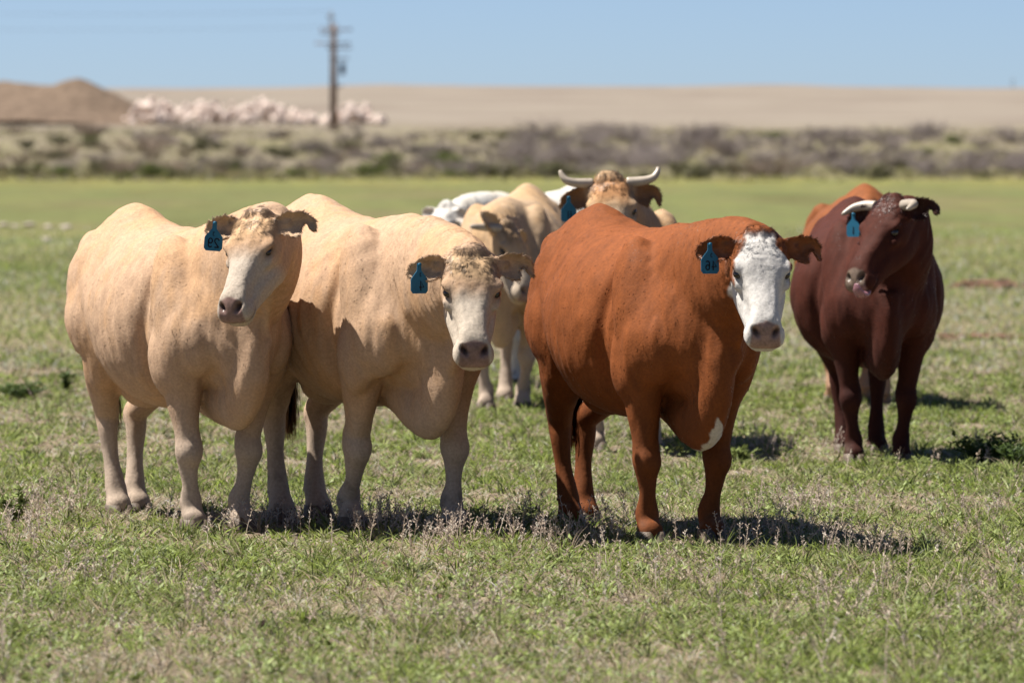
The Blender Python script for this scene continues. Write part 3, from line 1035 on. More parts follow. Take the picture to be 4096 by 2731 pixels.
# 4: cream cow second from the left
COWS.append(dict(label='cream cow facing the camera with tan forehead curls, blue ear tag numbered 4', pos=(-.63, 24.75), yaw=25, scale=1.03, seed=23,
    hooves=dict(fr=(.16, -.15), fl=(.50, .17), hr=(-.50, -.19), hl=(-.62, .03)),
    head=dict(poll=px_point(1885, 1005, 23.5), yaw=4, pitch=57, roll=1, ear_r=dict(up=-.02), ear_l=dict(up=.12, notch=True, back=.2)),
    coat=coat_cream((.64, .54, .43), (.62, .41, .23)), tag=dict(along=.125, turn=.5, size=.98, ink=[(-4, 72, 1.2, D4), (2, 40, .4, D3)])))
# 46: red cow with white face
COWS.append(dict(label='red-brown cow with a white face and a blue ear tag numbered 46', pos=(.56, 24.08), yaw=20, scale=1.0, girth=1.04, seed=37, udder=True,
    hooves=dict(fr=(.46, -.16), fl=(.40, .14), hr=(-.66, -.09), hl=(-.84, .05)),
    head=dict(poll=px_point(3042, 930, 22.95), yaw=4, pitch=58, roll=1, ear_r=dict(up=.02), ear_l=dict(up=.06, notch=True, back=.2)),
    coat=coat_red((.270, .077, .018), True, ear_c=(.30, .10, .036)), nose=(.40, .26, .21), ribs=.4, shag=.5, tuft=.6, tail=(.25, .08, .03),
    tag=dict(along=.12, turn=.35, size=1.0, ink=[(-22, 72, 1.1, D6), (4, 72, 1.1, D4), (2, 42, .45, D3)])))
# dark red cow, licking its nose
HORN_D = [[(.02, -.03, -.09, .030), (.02, -.02, -.15, .027), (.05, .0, -.20, .022), (.10, .02, -.225, .012), (.115, .025, -.23, .004)],
          [(.02, -.03, .09, .030), (.02, -.02, .15, .027), (.05, .01, .20, .022), (.10, .04, .215, .012), (.115, .05, .215, .004)]]
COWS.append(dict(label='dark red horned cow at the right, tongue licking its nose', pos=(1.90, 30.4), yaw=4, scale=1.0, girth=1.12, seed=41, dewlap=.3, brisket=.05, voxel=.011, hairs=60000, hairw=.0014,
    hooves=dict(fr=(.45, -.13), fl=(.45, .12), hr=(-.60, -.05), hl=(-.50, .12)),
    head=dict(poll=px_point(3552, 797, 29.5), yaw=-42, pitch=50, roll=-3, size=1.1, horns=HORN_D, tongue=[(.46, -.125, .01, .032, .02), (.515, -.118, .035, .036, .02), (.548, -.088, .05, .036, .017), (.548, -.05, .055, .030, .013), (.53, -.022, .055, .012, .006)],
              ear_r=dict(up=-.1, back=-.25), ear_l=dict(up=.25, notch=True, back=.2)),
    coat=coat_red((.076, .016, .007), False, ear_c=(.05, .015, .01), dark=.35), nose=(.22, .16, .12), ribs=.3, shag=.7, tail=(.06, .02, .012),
    tag=dict(along=.10, turn=-.55, out=.10, ink=[(-10, 72, 1.1, D1)])))
# orange red cow mostly hidden behind the dark one
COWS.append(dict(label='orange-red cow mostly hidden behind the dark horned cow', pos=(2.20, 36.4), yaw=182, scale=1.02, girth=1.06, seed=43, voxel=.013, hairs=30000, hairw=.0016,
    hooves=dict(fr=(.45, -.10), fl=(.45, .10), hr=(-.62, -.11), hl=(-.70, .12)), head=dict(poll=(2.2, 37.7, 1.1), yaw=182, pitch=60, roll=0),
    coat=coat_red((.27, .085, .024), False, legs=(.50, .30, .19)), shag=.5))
# horned tan cow behind the white-faced one
HORN_E = [[(.0, -.04, sg * .09, .027), (.006, -.03, sg * .14, .0255), (.006, -.02, sg * .19, .0225), (-.004, -.01, sg * .226, .019), (-.032, .0, sg * .246, .014), (-.052, .005, sg * .250, .0105)] for sg in (-1, 1)]
COWS.append(dict(label='tan cow with upcurved pale horns looking over the white-faced cow', pos=(.62, 31.4), yaw=2, scale=1.03, seed=53, voxel=.011, hairs=60000, hairw=.0014,
    hooves=dict(fr=(.35, -.17), fl=(.52, .12), hr=(-.68, -.16), hl=(-.68, .14)),
    head=dict(poll=px_point(2440, 712, 30.2), yaw=6, pitch=52, roll=-3, size=1.08, horns=HORN_E, ear_r=dict(up=-.25, back=.25), ear_l=dict(up=-.12, notch=True, back=.2)),
    coat=coat_cream((.60, .46, .33), (.60, .30, .13), base=(.58, .385, .23), ear_c=(.30, .15, .07)), tuft=1.5,
    tag=dict(along=.12, turn=.2, size=1.05, ink=[(-14, 72, 1.1, D1), (0, 72, 1.1, D1)])))
# cream cow with lowered head behind 4
HORN_F = [[(.02, -.03, -.08, .030), (.01, -.05, -.14, .028), (.0, -.075, -.20, .024), (-.01, -.10, -.255, .017), (-.015, -.11, -.275, .008)]]
COWS.append(dict(label='cream cow with one horn and lowered head behind the cow tagged 4', pos=(.02, 36.3), yaw=-8, scale=1.02, seed=61, voxel=.012, hairs=50000, hairw=.0015,
    hooves=dict(fr=(.50, -.11), fl=(.30, .09), hr=(-.68, -.16), hl=(-.68, .16)),
    head=dict(poll=px_point(2040, 900, 35.3), yaw=38, pitch=60, roll=14, horns=HORN_F, ear_r=dict(up=1.3, back=.1)),
    coat=coat_cream((.55, .44, .33), (.45, .29, .16), base=(.60, .42, .265))))
# white cow
COWS.append(dict(label='white cow with its head turned left, farthest back of the herd', pos=(.16, 40.3), yaw=-36, scale=1.02, seed=67, voxel=.013, hairs=40000, hairw=.0016,
    hooves=dict(STD), head=dict(poll=px_point(1772, 822, 39.2), yaw=-50, pitch=58, roll=0, ear_l=dict(up=.0), ear_r=dict(up=.15, back=.0)),
    coat=coat_cream((.76, .72, .66), (.78, .73, .66), base=(.80, .76, .70), pale=(.78, .73, .66), ear_c=(.68, .60, .52)), nose=(.25, .2, .19), tuft=.5))

for sp_ in COWS:
    build_cow(sp_)


# ------------------------------------------------------------------ far background
def rock_mesh(name, seed, sub=2, rough=.35, flat=.75):
    import bmesh
    bm = bmesh.new()
    bmesh.ops.create_icosphere(bm, subdivisions=sub, radius=1.0)
    V = np.array([v.co[:] for v in bm.verts])
    d = 1 + rough * fbm(V, 1.3, seed, 2) + .3 * rough * vnoise(V, 4, seed + 3)
    V = V * d[:, None]
    rg = np.random.default_rng(seed)
    for k in range(11):                      # broken planes
        nrm = norm(rg.normal(0, 1, 3)); lim = rg.uniform(.55, .85)
        ex = np.clip(V @ nrm - lim, 0, None)
        V = V - np.outer(ex * .97, nrm)
    V[:, 2] *= flat
    for v, c in zip(bm.verts, V): v.co = c
    me = bpy.data.meshes.new(name)
    bm.to_mesh(me); bm.free()
    return me


def place(name, me, mat, loc_, scale, rot, parent=None):
    if mat is not None and not me.materials: me.materials.append(mat)
    o = bpy.data.objects.new(name, me)
    COL.objects.link(o)
    o.location = loc_; o.scale = scale; o.rotation_euler = rot
    if parent: o.parent = parent
    return o


def tz(x, y):
    return float(terrain_z(np.array([x]), np.array([y]))[0])


MAT_GRAVEL = plain_mat('gravel_soil', (.20, .145, .105), 0.95, 0.1, 0.35, 1.2, 0.5)
MAT_LIME = plain_mat('pale_rubble', (.88, .73, .64), 0.9, 0.15, 0.16, 0.6, 0.4)
MAT_WOOD = plain_mat('pole_wood', (.30, .20, .14), 0.9, 0.1, 0.3, 2.0)
MAT_GREYWOOD = plain_mat('weathered_pole', (.24, .23, .22), 0.9, 0.1, 0.2, 2.0)
MAT_STEEL = plain_mat('transformer_grey', (.10, .13, .19), 0.5, 0.4, 0.15, 3.0)
MAT_WIRE = plain_mat('wire', (.12, .12, .13), 0.6, 0.3, 0.1, 3.0)


def heap(name, peaks, x0, x1, y0, y1, nx, ny, mat, label, cat, seed, amp):
    xs = np.linspace(x0, x1, nx); ys = np.linspace(y0, y1, ny)
    X, Y = np.meshgrid(xs, ys)
    Z = np.full(X.shape, -0.6)
    for px_, py_, hh, sl in peaks:
        d = np.sqrt((X - px_) ** 2 + (Y - py_) ** 2 + 1.2)
        Z = np.maximum(Z, hh - d * sl)
    p = np.stack([X.ravel(), Y.ravel(), Z.ravel()], 1)
    Z = Z + (fbm(p, .35, seed, 3) * amp).reshape(X.shape) * (Z > -.5)
    base = terrain_z(X, Y)
    cx_, cy_ = (x0 + x1) / 2, (y0 + y1) / 2
    b0 = tz(cx_, cy_)
    V = np.stack([X - cx_, Y - cy_, base + Z - b0], -1).reshape(-1, 3)
    Fc = [(i * nx + j, i * nx + j + 1, (i + 1) * nx + j + 1, (i + 1) * nx + j) for i in range(ny - 1) for j in range(nx - 1)]
    o = link_mesh(name, V, Fc, mat)
    o.location = (cx_, cy_, b0)
    return tag(o, label, cat)


heap('gravel_pile', [(-58.2, 760, 6.7, .50), (-62, 764, 5.4, .34), (-68, 766, 6.0, .22), (-76, 768, 6.2, .25), (-84, 768, 5.0, .3)], -98, -46, 742, 796, 120, 110, MAT_GRAVEL,
     'brown gravel heap with a rounded peak at the far left', 'gravel heap', 5, .5)

BOULDERS = [rock_mesh('boulder', 300 + i) for i in range(6)]


def rubble(label, cx_, cy_, spots):
    e = empty('rubble_heap', (cx_, cy_, tz(cx_, cy_)))
    tag(e, label, 'rubble')
    rg = np.random.default_rng(int(abs(cx_) * 10))
    for (x, y, z, r) in spots:
        place('boulder', BOULDERS[rg.integers(6)], MAT_LIME, (x - cx_, y - cy_, z + tz(x, y) - tz(cx_, cy_)), tuple(r * rg.uniform(.75, 1.3, 3)), tuple(rg.uniform(0, 6.3, 3)), e)


rg = np.random.default_rng(77)
sp1 = []
for k in range(298):
    x = rg.uniform(-51.5, -26.0)
    prof = 3.9 * (.88 + .12 * math.sin(x * .9)) * float(sstep(-52.5, -49, x)) * (1 - .55 * float(sstep(-31, -26.5, x)))
    y = 752 + rg.uniform(-4, 5)
    top = max(.3, prof * (1 - abs(y - 753) / 7.5))
    sp1.append((x, y, top * rg.uniform(.25, .95), rg.uniform(.3, .8)))
rubble('long heap of pale pink rubble boulders left of the utility poles', -38.5, 752, sp1)
sp2 = []
for k in range(80):
    x = rg.uniform(-25.5, -17.0)
    y = 752 + rg.uniform(-3.5, 4)
    top = 4.0 * max(.08, 1 - abs(x + 20.8) / 5.0) * (1 - abs(y - 752.5) / 7)
    sp2.append((x, y, top * rg.uniform(.2, 1.0), rg.uniform(.35, .75)))
rubble('small pale rubble mound just right of the utility poles', -21, 752, sp2)


def cyl(so, a, b, r0, r1, seg=10):
    so.tube([(*a, r0, r0), (*((np.array(a) + np.array(b)) / 2), (r0 + r1) / 2, (r0 + r1) / 2), (*b, r1, r1)], fwd=(.31, .9, .2), n=3, seg=seg)


def utility_pole(label, x, y, h, mat, arms, box=None, r=.36):
    z0 = tz(x, y)
    e = empty('utility_pole', (x, y, z0)); tag(e, label, 'utility pole')
    so = Soup(); cyl(so, (0, 0, -.5), (0, 0, h), r, r * .7, 12)
    link_mesh('post', np.concatenate(so.v), so.f, mat, e)
    for (az, half, off) in arms:
        so = Soup()
        so.tube([(off - half, -.22, az, .09, .11), (off, -.22, az, .09, .11), (off + half, -.22, az, .09, .11)], fwd=(0, 0, 1), n=3, seg=8, expo=4)
        ao = link_mesh('crossarm', np.concatenate(so.v), so.f, mat, e)
        for q_ in (-.9, -.5, .5, .9):
            so = Soup(); cyl(so, (off + half * q_, -.22, az + .05), (off + half * q_, -.22, az + .38), .06, .04, 8)
            link_mesh('insulator', np.concatenate(so.v), so.f, MAT_STEEL, ao)
    if box:
        so = Soup(); cyl(so, (box[0], -.3, box[1]), (box[0], -.3, box[1] + box[2]), .36, .36, 14)
        link_mesh('transformer', np.concatenate(so.v), so.f, MAT_STEEL, e)
    return z0


PX, PY = -23.0, 738.0
zp = utility_pole('brown wooden utility pole with crossarms and a dark transformer', PX, PY, 13.1, MAT_WOOD, [(12.4, 2.1, .2), (11.9, 1.2, -.6), (10.6, 2.3, -.2), (10.0, 1.6, .6), (8.6, 1.2, .6), (5.0, .7, .3)], (1.05, 6.6, 1.5))
zq = utility_pole('taller thin grey pole standing close behind the wooden utility pole', PX - .55, PY + 3, 14.9, MAT_GREYWOOD, [(14.0, .5, 0), (12.9, .6, .2)], None, .17)
for k, (hz, oy, lab) in enumerate([(12.85, 0, 'lower of two faint power lines running left from the pole'), (14.95, 3, 'upper of two faint power lines running left from the pole')]):
    so = Soup()
    pts = []
    for t in np.linspace(0, 1, 17):
        pts.append((-t * 95, 0, hz + 1.4 * t - 3.0 * 4 * t * (1 - t) * .35, .018, .018))
    so.tube(pts, fwd=(0, 1, 0), n=33, seg=6)
    w_ = link_mesh('power_line', np.concatenate(so.v), so.f, MAT_WIRE)
    w_.location = (PX - (0 if k == 0 else .55), PY + oy, zp)
    tag(w_, lab, 'power line')
so = Soup(); cyl(so, (0, 0, -.5), (0, 0, 2.6), .14, .10); cyl(so, (-.5, 0, 2.0), (.5, 0, 2.0), .07, .07)
m_ = link_mesh('marker_post', np.concatenate(so.v), so.f, MAT_GREYWOOD)
m_.location = (131, 1490, tz(131, 1490)); tag(m_, 'tiny faint post on the skyline at the far right', 'post')

# ---- scrub along the far edge of the field
MAT_TWIG = plain_mat('bare_twigs', (.335, .285, .265), 0.95, 0.05, 0.3, 0.7)
MAT_TWIG2 = plain_mat('brown_twigs', (.30, .235, .18), 0.95, 0.05, 0.3, 0.7)
MAT_SPRIG = plain_mat('shrub_leaves', (.15, .19, .045), 0.85, 0.1, 0.35, 1.0)
MAT_DULL = plain_mat('dull_shrub_leaves', (.16, .155, .08), 0.9, 0.1, 0.35, 1.0)


def shrub_meshes(seed, n, leafy):
    """unit shrub about 1 high and 1.3 wide: real twigs and, if leafy, leaf faces"""
    rg = np.random.default_rng(seed)
    V, Fc, LV, LF = [], [], [], []

    def seg(a, b, r0, r1):
        a, b = np.array(a), np.array(b)
        t = norm(b - a); s1 = norm(np.cross(t, [.3, .5, .8])); s2 = np.cross(t, s1)
        k = len(V)
        for p_, r in ((a, r0), (b, r1)):
            for q_ in (0, 2.094, 4.189):
                V.append(p_ + (s1 * math.cos(q_) + s2 * math.sin(q_)) * r)
        for j in range(3):
            Fc.append((k + j, k + (j + 1) % 3, k + 3 + (j + 1) % 3, k + 3 + j))
    for i in range(n):
        az = rg.uniform(0, 6.283); lean = rg.uniform(.1, .95)
        d = np.array([math.cos(az) * lean, math.sin(az) * lean, 1.0]); d /= np.linalg.norm(d)
        p = np.array([math.cos(az), math.sin(az), 0]) * rg.uniform(0, .25)
        ln = rg.uniform(.30, .45)
        for stp in range(3):
            q_ = p + d * ln
            seg(p, q_, .014 - .004 * stp, .010 - .004 * stp)
            for c in range(3 if leafy else 4):
                dd = norm(d + rg.normal(0, .55, 3)); b = p + (q_ - p) * rg.uniform(.2, 1)
                e_ = b + dd * rg.uniform(.10, .26)
                seg(b, e_, .006, .003)
                for l_ in range(5 if leafy else 0):
                    c_ = b + (e_ - b) * rg.uniform(.2, 1.1) + rg.normal(0, .03, 3)
                    a1, a2 = rg.normal(0, .032, 3), rg.normal(0, .032, 3)
                    k = len(LV); LV.extend([c_ - a1, c_ + a2, c_ + a1, c_ - a2]); LF.append((k, k + 1, k + 2, k + 3))
            p = q_; d = norm(d + rg.normal(0, .28, 3)); ln *= .75
    mk = lambda nm, vv, ff: (lambda me: (me.from_pydata([tuple(v) for v in vv], [], ff), me.update(), me)[2])(bpy.data.meshes.new(nm))
    return mk('twigs', V, Fc), (mk('leaves', LV, LF) if leafy else None)


BARE = [shrub_meshes(500 + i, 44, False) for i in range(5)]
LEAFY = [shrub_meshes(520 + i, 22, True) for i in range(4)]


def shrub(kind, x, y, h, w, label, group, name='bare_shrub', dull=False, rgs=random):
    tw, lf = random.choice(LEAFY if kind == 'leafy' else BARE)
    e = empty(name, (x, y, tz(x, y) - .05), random.uniform(0, 6.28))
    e.scale = (w, w, h)
    tag(e, label, 'shrub', group)
    t = place('twigs', tw, None, (0, 0, 0), (1, 1, 1), (0, 0, 0), e)
    m = MAT_TWIG2 if kind == 'brown' else MAT_TWIG
    if not tw.materials: tw.materials.append(MAT_TWIG)
    t.material_slots[0].link = 'OBJECT'; t.material_slots[0].material = m
    if lf:
        l_ = place('leaves', lf, None, (0, 0, 0), (1, 1, 1), (0, 0, 0), e)
        if not lf.materials: lf.materials.append(MAT_SPRIG)
        l_.material_slots[0].link = 'OBJECT'; l_.material_slots[0].material = MAT_DULL if dull else MAT_SPRIG


rs = random.Random(5)
for k in range(170):                                        # mauve thicket, centre and right
    y = 470 + 190 * (k + rs.random()) / 170
    x = rs.uniform(-20, .115 * y)
    hgt = rs.uniform(.9, 2.3) * (.62 if x < -4 else 1) * (.75 if y < 520 else 1)
    shrub('bare', x, y, hgt, hgt * rs.uniform(1.4, 2.2), 'bare grey-mauve shrub in the thicket behind the pasture', 'bare thicket shrubs')
for k in range(80):                                         # low scrub on the left
    y = 455 + 240 * (k + rs.random()) / 80
    x = rs.uniform(-.115 * y, -16)
    hgt = rs.uniform(.8, 1.6)
    shrub(rs.choice(['bare', 'brown', 'brown']), x, y, hgt, hgt * rs.uniform(1.2, 2.0), 'low brown scrub bush below the gravel and rubble heaps', 'low scrub on the left', 'scrub_bush')
for k in range(75):
    y = 405 + 250 * (k + rs.random()) / 75
    x = rs.uniform(-.115 * y, 12) if k % 3 else rs.uniform(-.1 * y, .11 * y)
    hgt = rs.uniform(.6, 1.3)
    shrub('leafy', x, y, hgt, hgt * rs.uniform(1.3, 2.4), 'small green shrub among the dry scrub beyond the pasture', 'green scrub shrubs', 'green_shrub', dull=rs.random() < .55)
for (px_, py_, wpx, hpx, lab) in [(560, 688, 300, 50, 'low dark brown bush at the field edge, left of centre background'), (1650, 705, 110, 45, 'small dark brown bush at the field edge left of the horned tan cow'),
                             (3080, 708, 330, 70, 'wide dark brown bush at the field edge above the white-faced cow'), (2870, 645, 170, 45, 'brown bush just behind the wide dark bush at the field edge'),
                             (790, 668, 120, 40, 'small olive bush at the field edge on the left')]:
    d = CAM_H * F_PX / (py_ - HORIZON)
    d = min(d, 600)
    w_ = wpx * d / F_PX; h_ = hpx * d / F_PX * 1.25
    e_kind = 'leafy' if 'olive' in lab else 'brown'
    for q_ in range(1):
        shrub(e_kind, (px_ - CX) * d / F_PX, d, h_, w_ / 1.3, lab, None, 'field_edge_bush', dull=True)

# ---- stones and bare earth out in the pasture
MAT_STONE = plain_mat('pale_stone', (.52, .44, .38), 0.9, 0.2, 0.2, 4.0)
MAT_DIRT = plain_mat('bare_earth', (.21, .125, .085), 0.95, 0.1, 0.35, 9.0, 0.6)
MAT_DUNG = plain_mat('dark_clod', (.055, .036, .026), 0.9, 0.15, 0.4, 20.0, 0.6)
for k, (px_, py_, wpx, lab) in enumerate([(185, 966, 46, 'lone pale stone in the grass at the left edge of the pasture'), (262, 913, 60, 'pale flat stone, rightmost in the row of stones at the left'), (195, 911, 50, 'second stone from the right in the row at the left'),
                            (120, 908, 64, 'middle stone of the row at the left edge'), (60, 910, 50, 'second stone from the picture edge in the left row'), (12, 908, 60, 'stone cut by the left picture edge')]):
    g = ground_point(px_, py_); r = wpx * g[1] / F_PX / 2
    o = place('stone', rock_mesh('stone', 600 + k), MAT_STONE, (g[0], g[1], r * .2), (r, r * .8, r * (.85 if k == 0 else .55)), (0, 0, k))
    tag(o, lab, 'stone', 'stones on the left')


def clod_mesh(name, seed, n=3):
    import bmesh
    bm = bmesh.new(); bmesh.ops.create_icosphere(bm, subdivisions=4, radius=1.0)
    V = np.array([v.co[:] for v in bm.verts])
    V = V * (1 + .45 * fbm(V, 1.7, seed, 2) + .30 * fbm(V, 6, seed + 1, 3))[:, None]
    for v, c in zip(bm.verts, V): v.co = c
    me = bpy.data.meshes.new(name); bm.to_mesh(me); bm.free()
    return me


CLODS = [(1530, 2262, 100, .22, MAT_DIRT, 'patch of churned reddish earth in front of the cow tagged 4'), (1735, 2382, 110, .28, MAT_DIRT, 'reddish earth clod in the foreground grass below the cow tagged 4'), (1480, 2355, 50, .3, MAT_DIRT, 'small dark earth clod left of the reddish foreground clod'),
         (1040, 2515, 70, .75, MAT_DUNG, 'dark dung clod in the foreground grass, larger of two'), (1104, 2528, 44, .8, MAT_DUNG, 'dark dung clod in the foreground grass, smaller of two'), (4060, 2650, 110, .35, MAT_DIRT, 'brown earth clod at the lower right corner'),
         (3970, 1150, 300, .22, MAT_DIRT, 'low ridge of bare brown earth at the right edge behind the dark cow'), (3900, 1350, 360, .10, MAT_DIRT, 'thin strip of trampled earth at the right edge'), (210, 2685, 60, .5, MAT_DUNG, 'dark clod at the lower left of the foreground')]
for k, (px_, py_, wpx, fl_, mt, lab) in enumerate(CLODS):
    g = ground_point(px_, py_); r = wpx * g[1] / F_PX / 2
    o = place('earth_clod', clod_mesh('earth_clod', 700 + k), mt, (g[0], g[1], tz(g[0], g[1])), (r, r * .8, r * fl_), (0, 0, 0))
    tag(o, lab, 'clod' if mt is MAT_DUNG or 'clod' in lab else 'earth')

# ------------------------------------------------------------------ grass
def blades(n, x, y, length, lean_dir, lean, width, colour, rg, k=4, droop=.6, up_n=.9):
    z = terrain_z(x, y) - .004
    p = np.stack([x, y, z], 1)
    pts = [p]
    d = np.stack([lean_dir[:, 0] * lean, lean_dir[:, 1] * lean, np.ones(n)], 1)
    for i in range(k - 1):
        dd = norm(d)
        p = p + dd * (length / (k - 1))[:, None]
        pts.append(p)
        d = d + np.stack([lean_dir[:, 0], lean_dir[:, 1], np.full(n, -.5)], 1) * (droop * (.5 + lean))[:, None] * .6 + rg.normal(0, .10, (n, 3))
    pos = np.stack(pts, 1)
    pos[:, :, 2] = np.maximum(pos[:, :, 2], z[:, None] + .002)
    prof = np.interp(np.linspace(0, 1, k), [0, .4, 1], [.8, 1, .12])
    rad = width[:, None] * prof[None]
    nn = norm(np.stack([lean_dir[:, 0] * .3, lean_dir[:, 1] * .3, np.full(n, up_n)], 1) + rg.normal(0, .45, (n, 3)))
    return pos, rad, colour, nn


def scatter(rg, n, y0, y1, power=2.0, margin=1.1):
    """points in the wedge in front of the camera, thinning out with distance"""
    t = rg.random(n)
    if power == 1: y = y0 * (y1 / y0) ** t
    else: y = (y0 ** (1 - power + 1) + t * (y1 ** (2 - power) - y0 ** (2 - power))) ** (1 / (2 - power)) if power != 2 else y0 * (y1 / y0) ** t
    x = rg.uniform(-1, 1, n) * (.092 * y + margin)
    return x, y


def clear_of_clods(x, y):
    ok = np.ones(len(x), bool)
    for (px_, py_, wpx, fl_, mt, lab) in CLODS:
        g = ground_point(px_, py_); r = wpx * g[1] / F_PX / 2
        ok &= ((x - g[0]) / (r * .85)) ** 2 + ((y - g[1] + .25 * r) / (r * 1.1 + .05)) ** 2 > 1
    return ok


def patch(x, y, f, seed):
    return fbm(np.stack([x, y * .55, np.zeros_like(x)], 1), f, seed, 3)


GREENS = np.array([(.24, .32, .055), (.29, .37, .075), (.34, .40, .12), (.20, .26, .08), (.40, .44, .18)])
DRY = np.array([(.72, .60, .41), (.64, .51, .35), (.60, .47, .36), (.78, .68, .50), (.52, .41, .29)])


def grass():
    rg = np.random.default_rng(99)
    parts = []
    # tussocks
    nc = 24000
    cx_, cy_ = scatter(rg, nc, 14.6, 47, 2, 1.3)
    kp = clear_of_clods(cx_, cy_); cx_, cy_ = cx_[kp], cy_[kp]; nc = len(cx_)
    per = 22
    n = nc * per
    ci = np.repeat(np.arange(nc), per)
    az = rg.uniform(0, 6.283, n); rr = np.abs(rg.normal(0, .034, n)) * np.repeat(rg.uniform(.5, 1.8, nc), per)
    x = cx_[ci] + np.cos(az) * rr; y = cy_[ci] + np.sin(az) * rr
    ld = np.stack([np.cos(az), np.sin(az)], 1)
    pd = patch(cx_, cy_, .9, 5); pg = patch(cx_, cy_, 2.6, 9)
    pdry = np.clip(.47 + .85 * pd + .45 * pg, .05, .92)
    cdry = rg.random(nc) < pdry
    isdry = np.where(rg.random(n) < .78, cdry[ci], rg.random(n) < .45)
    hgt = np.repeat(np.clip(rg.normal(.052, .018, nc), .022, .11) * (1 - .28 * cdry), per)
    ln = hgt * rg.uniform(.5, 1.35, n)
    gsel = np.repeat(rg.integers(0, 5, nc), per)
    col = np.where(isdry[:, None], DRY[rg.integers(0, 5, n)], GREENS[np.where(rg.random(n) < .6, gsel, rg.integers(0, 5, n))])
    col = np.clip(col * 1.16 * (1 + .28 * rg.normal(0, 1, (n, 1))), .02, .85)
    lean = rg.uniform(.1, 1.1, n) + .7 * isdry * rg.random(n)
    wd = rg.uniform(.0012, .0027, n) * np.where(isdry, .75, 1.15) * np.clip(y / 24, .85, 2)
    parts.append(blades(n, x, y, ln, ld, lean, wd, col, rg))
    # taller straw tufts
    nc = 1500; per = 14; n = nc * per
    cx_, cy_ = scatter(rg, nc, 14.6, 40, 2, 1.3)
    ci = np.repeat(np.arange(nc), per)
    az = rg.uniform(0, 6.283, n); rr = np.abs(rg.normal(0, .03, n))
    ld = np.stack([np.cos(az), np.sin(az)], 1)
    gr = np.repeat(rg.random(nc) < .45, per)
    col = np.where(gr[:, None], GREENS[rg.integers(0, 5, n)], DRY[rg.integers(0, 5, n)]) * (1 + .15 * rg.normal(0, 1, (n, 1)))
    parts.append(blades(n, cx_[ci] + np.cos(az) * rr, cy_[ci] + np.sin(az) * rr, np.repeat(rg.uniform(.06, .14, nc), per) * rg.uniform(.5, 1.1, n), ld, rg.uniform(.1, .8, n),
                        rg.uniform(.0009, .0016, n), np.clip(col, .02, .8), rg, droop=.5))
    # flattened litter
    n = 120000
    x, y = scatter(rg, n, 14.6, 45, 2, 1.3)
    az = rg.uniform(0, 6.283, n); ld = np.stack([np.cos(az), np.sin(az)], 1)
    col = np.clip(DRY[rg.integers(0, 5, n)] * (1 + .22 * rg.normal(0, 1, (n, 1))), .02, .7)
    parts.append(blades(n, x, y, rg.uniform(.02, .07, n), ld, rg.uniform(1.5, 5, n), rg.uniform(.0007, .0014, n) * np.clip(y / 24, .85, 2), col, rg, droop=.25))
    # coarser sward farther out
    n = 90000
    x, y = scatter(rg, n, 42, 130, 2, 4)
    kp = rg.random(n) < 1.15 - sstep(50, 130, y)
    x, y = x[kp], y[kp]; n = len(x)
    pd = patch(x, y, .25, 15)
    dry = rg.random(n) < np.clip(.38 + .6 * pd, .05, .9)
    az = rg.uniform(0, 6.283, n); ld = np.stack([np.cos(az), np.sin(az)], 1)
    col = np.where(dry[:, None], DRY[rg.integers(0, 5, n)], GREENS[rg.integers(0, 5, n)]) * 1.32
    col = np.clip(col * (1 + .15 * rg.normal(0, 1, (n, 1))), .01, .7)
    parts.append(blades(n, x, y, rg.uniform(.04, .13, n), ld, rg.uniform(.1, 1.0, n), rg.uniform(.003, .006, n) * np.clip(y / 60, .8, 2), col, rg))
    pos = np.concatenate([p[0] for p in parts]); rad = np.concatenate([p[1] for p in parts])
    colr = np.concatenate([p[2] for p in parts]); nn = np.concatenate([p[3] for p in parts])
    g = strands('grass', pos, rad, colr, nn, MAT_GRASS)
    tag(g, 'short mixed green and straw grass covering the pasture', 'grass', kind='stuff')


grass()


def rank_grass():
    """taller dry and yellowing grass where the pasture gives way to scrub"""
    rg = np.random.default_rng(401)
    n = 34000
    y = 360 + 330 * rg.random(n) ** .8
    x = rg.uniform(-1, 1, n) * .125 * y
    kp = rg.random(n) < np.clip(.55 + .9 * patch(x * .06, y * .06, 1.0, 71), .05, 1) * sstep(350, 450, y + 60 * patch(x * .05, y * .05, 1.0, 72))
    x, y = x[kp], y[kp]; n = len(x)
    az = rg.uniform(0, 6.283, n); ld = np.stack([np.cos(az), np.sin(az)], 1)
    pal = np.array([(.40, .34, .22), (.34, .29, .20), (.36, .35, .13), (.27, .29, .10), (.44, .40, .14), (.32, .26, .21)])
    pi = np.clip(((patch(x * .08, y * .05, 1.0, 73) + .9) * 3.2 + rg.normal(0, .8, n)).astype(int), 0, 5)
    pos, rad, col, nn = blades(n, x, y, rg.uniform(.25, .75, n), ld, rg.uniform(.2, 1.1, n), rg.uniform(.025, .06, n), pal[pi] * np.array((.82, .79, .80)) * (1 + .15 * rg.normal(0, 1, (n, 1))).clip(.4, 1.6), rg)
    o = strands('rank_grass', pos, rad, col, nn, MAT_GRASS)
    tag(o, 'tall dry and yellowing grass along the far edge of the pasture', 'dry grass', kind='stuff')


rank_grass()


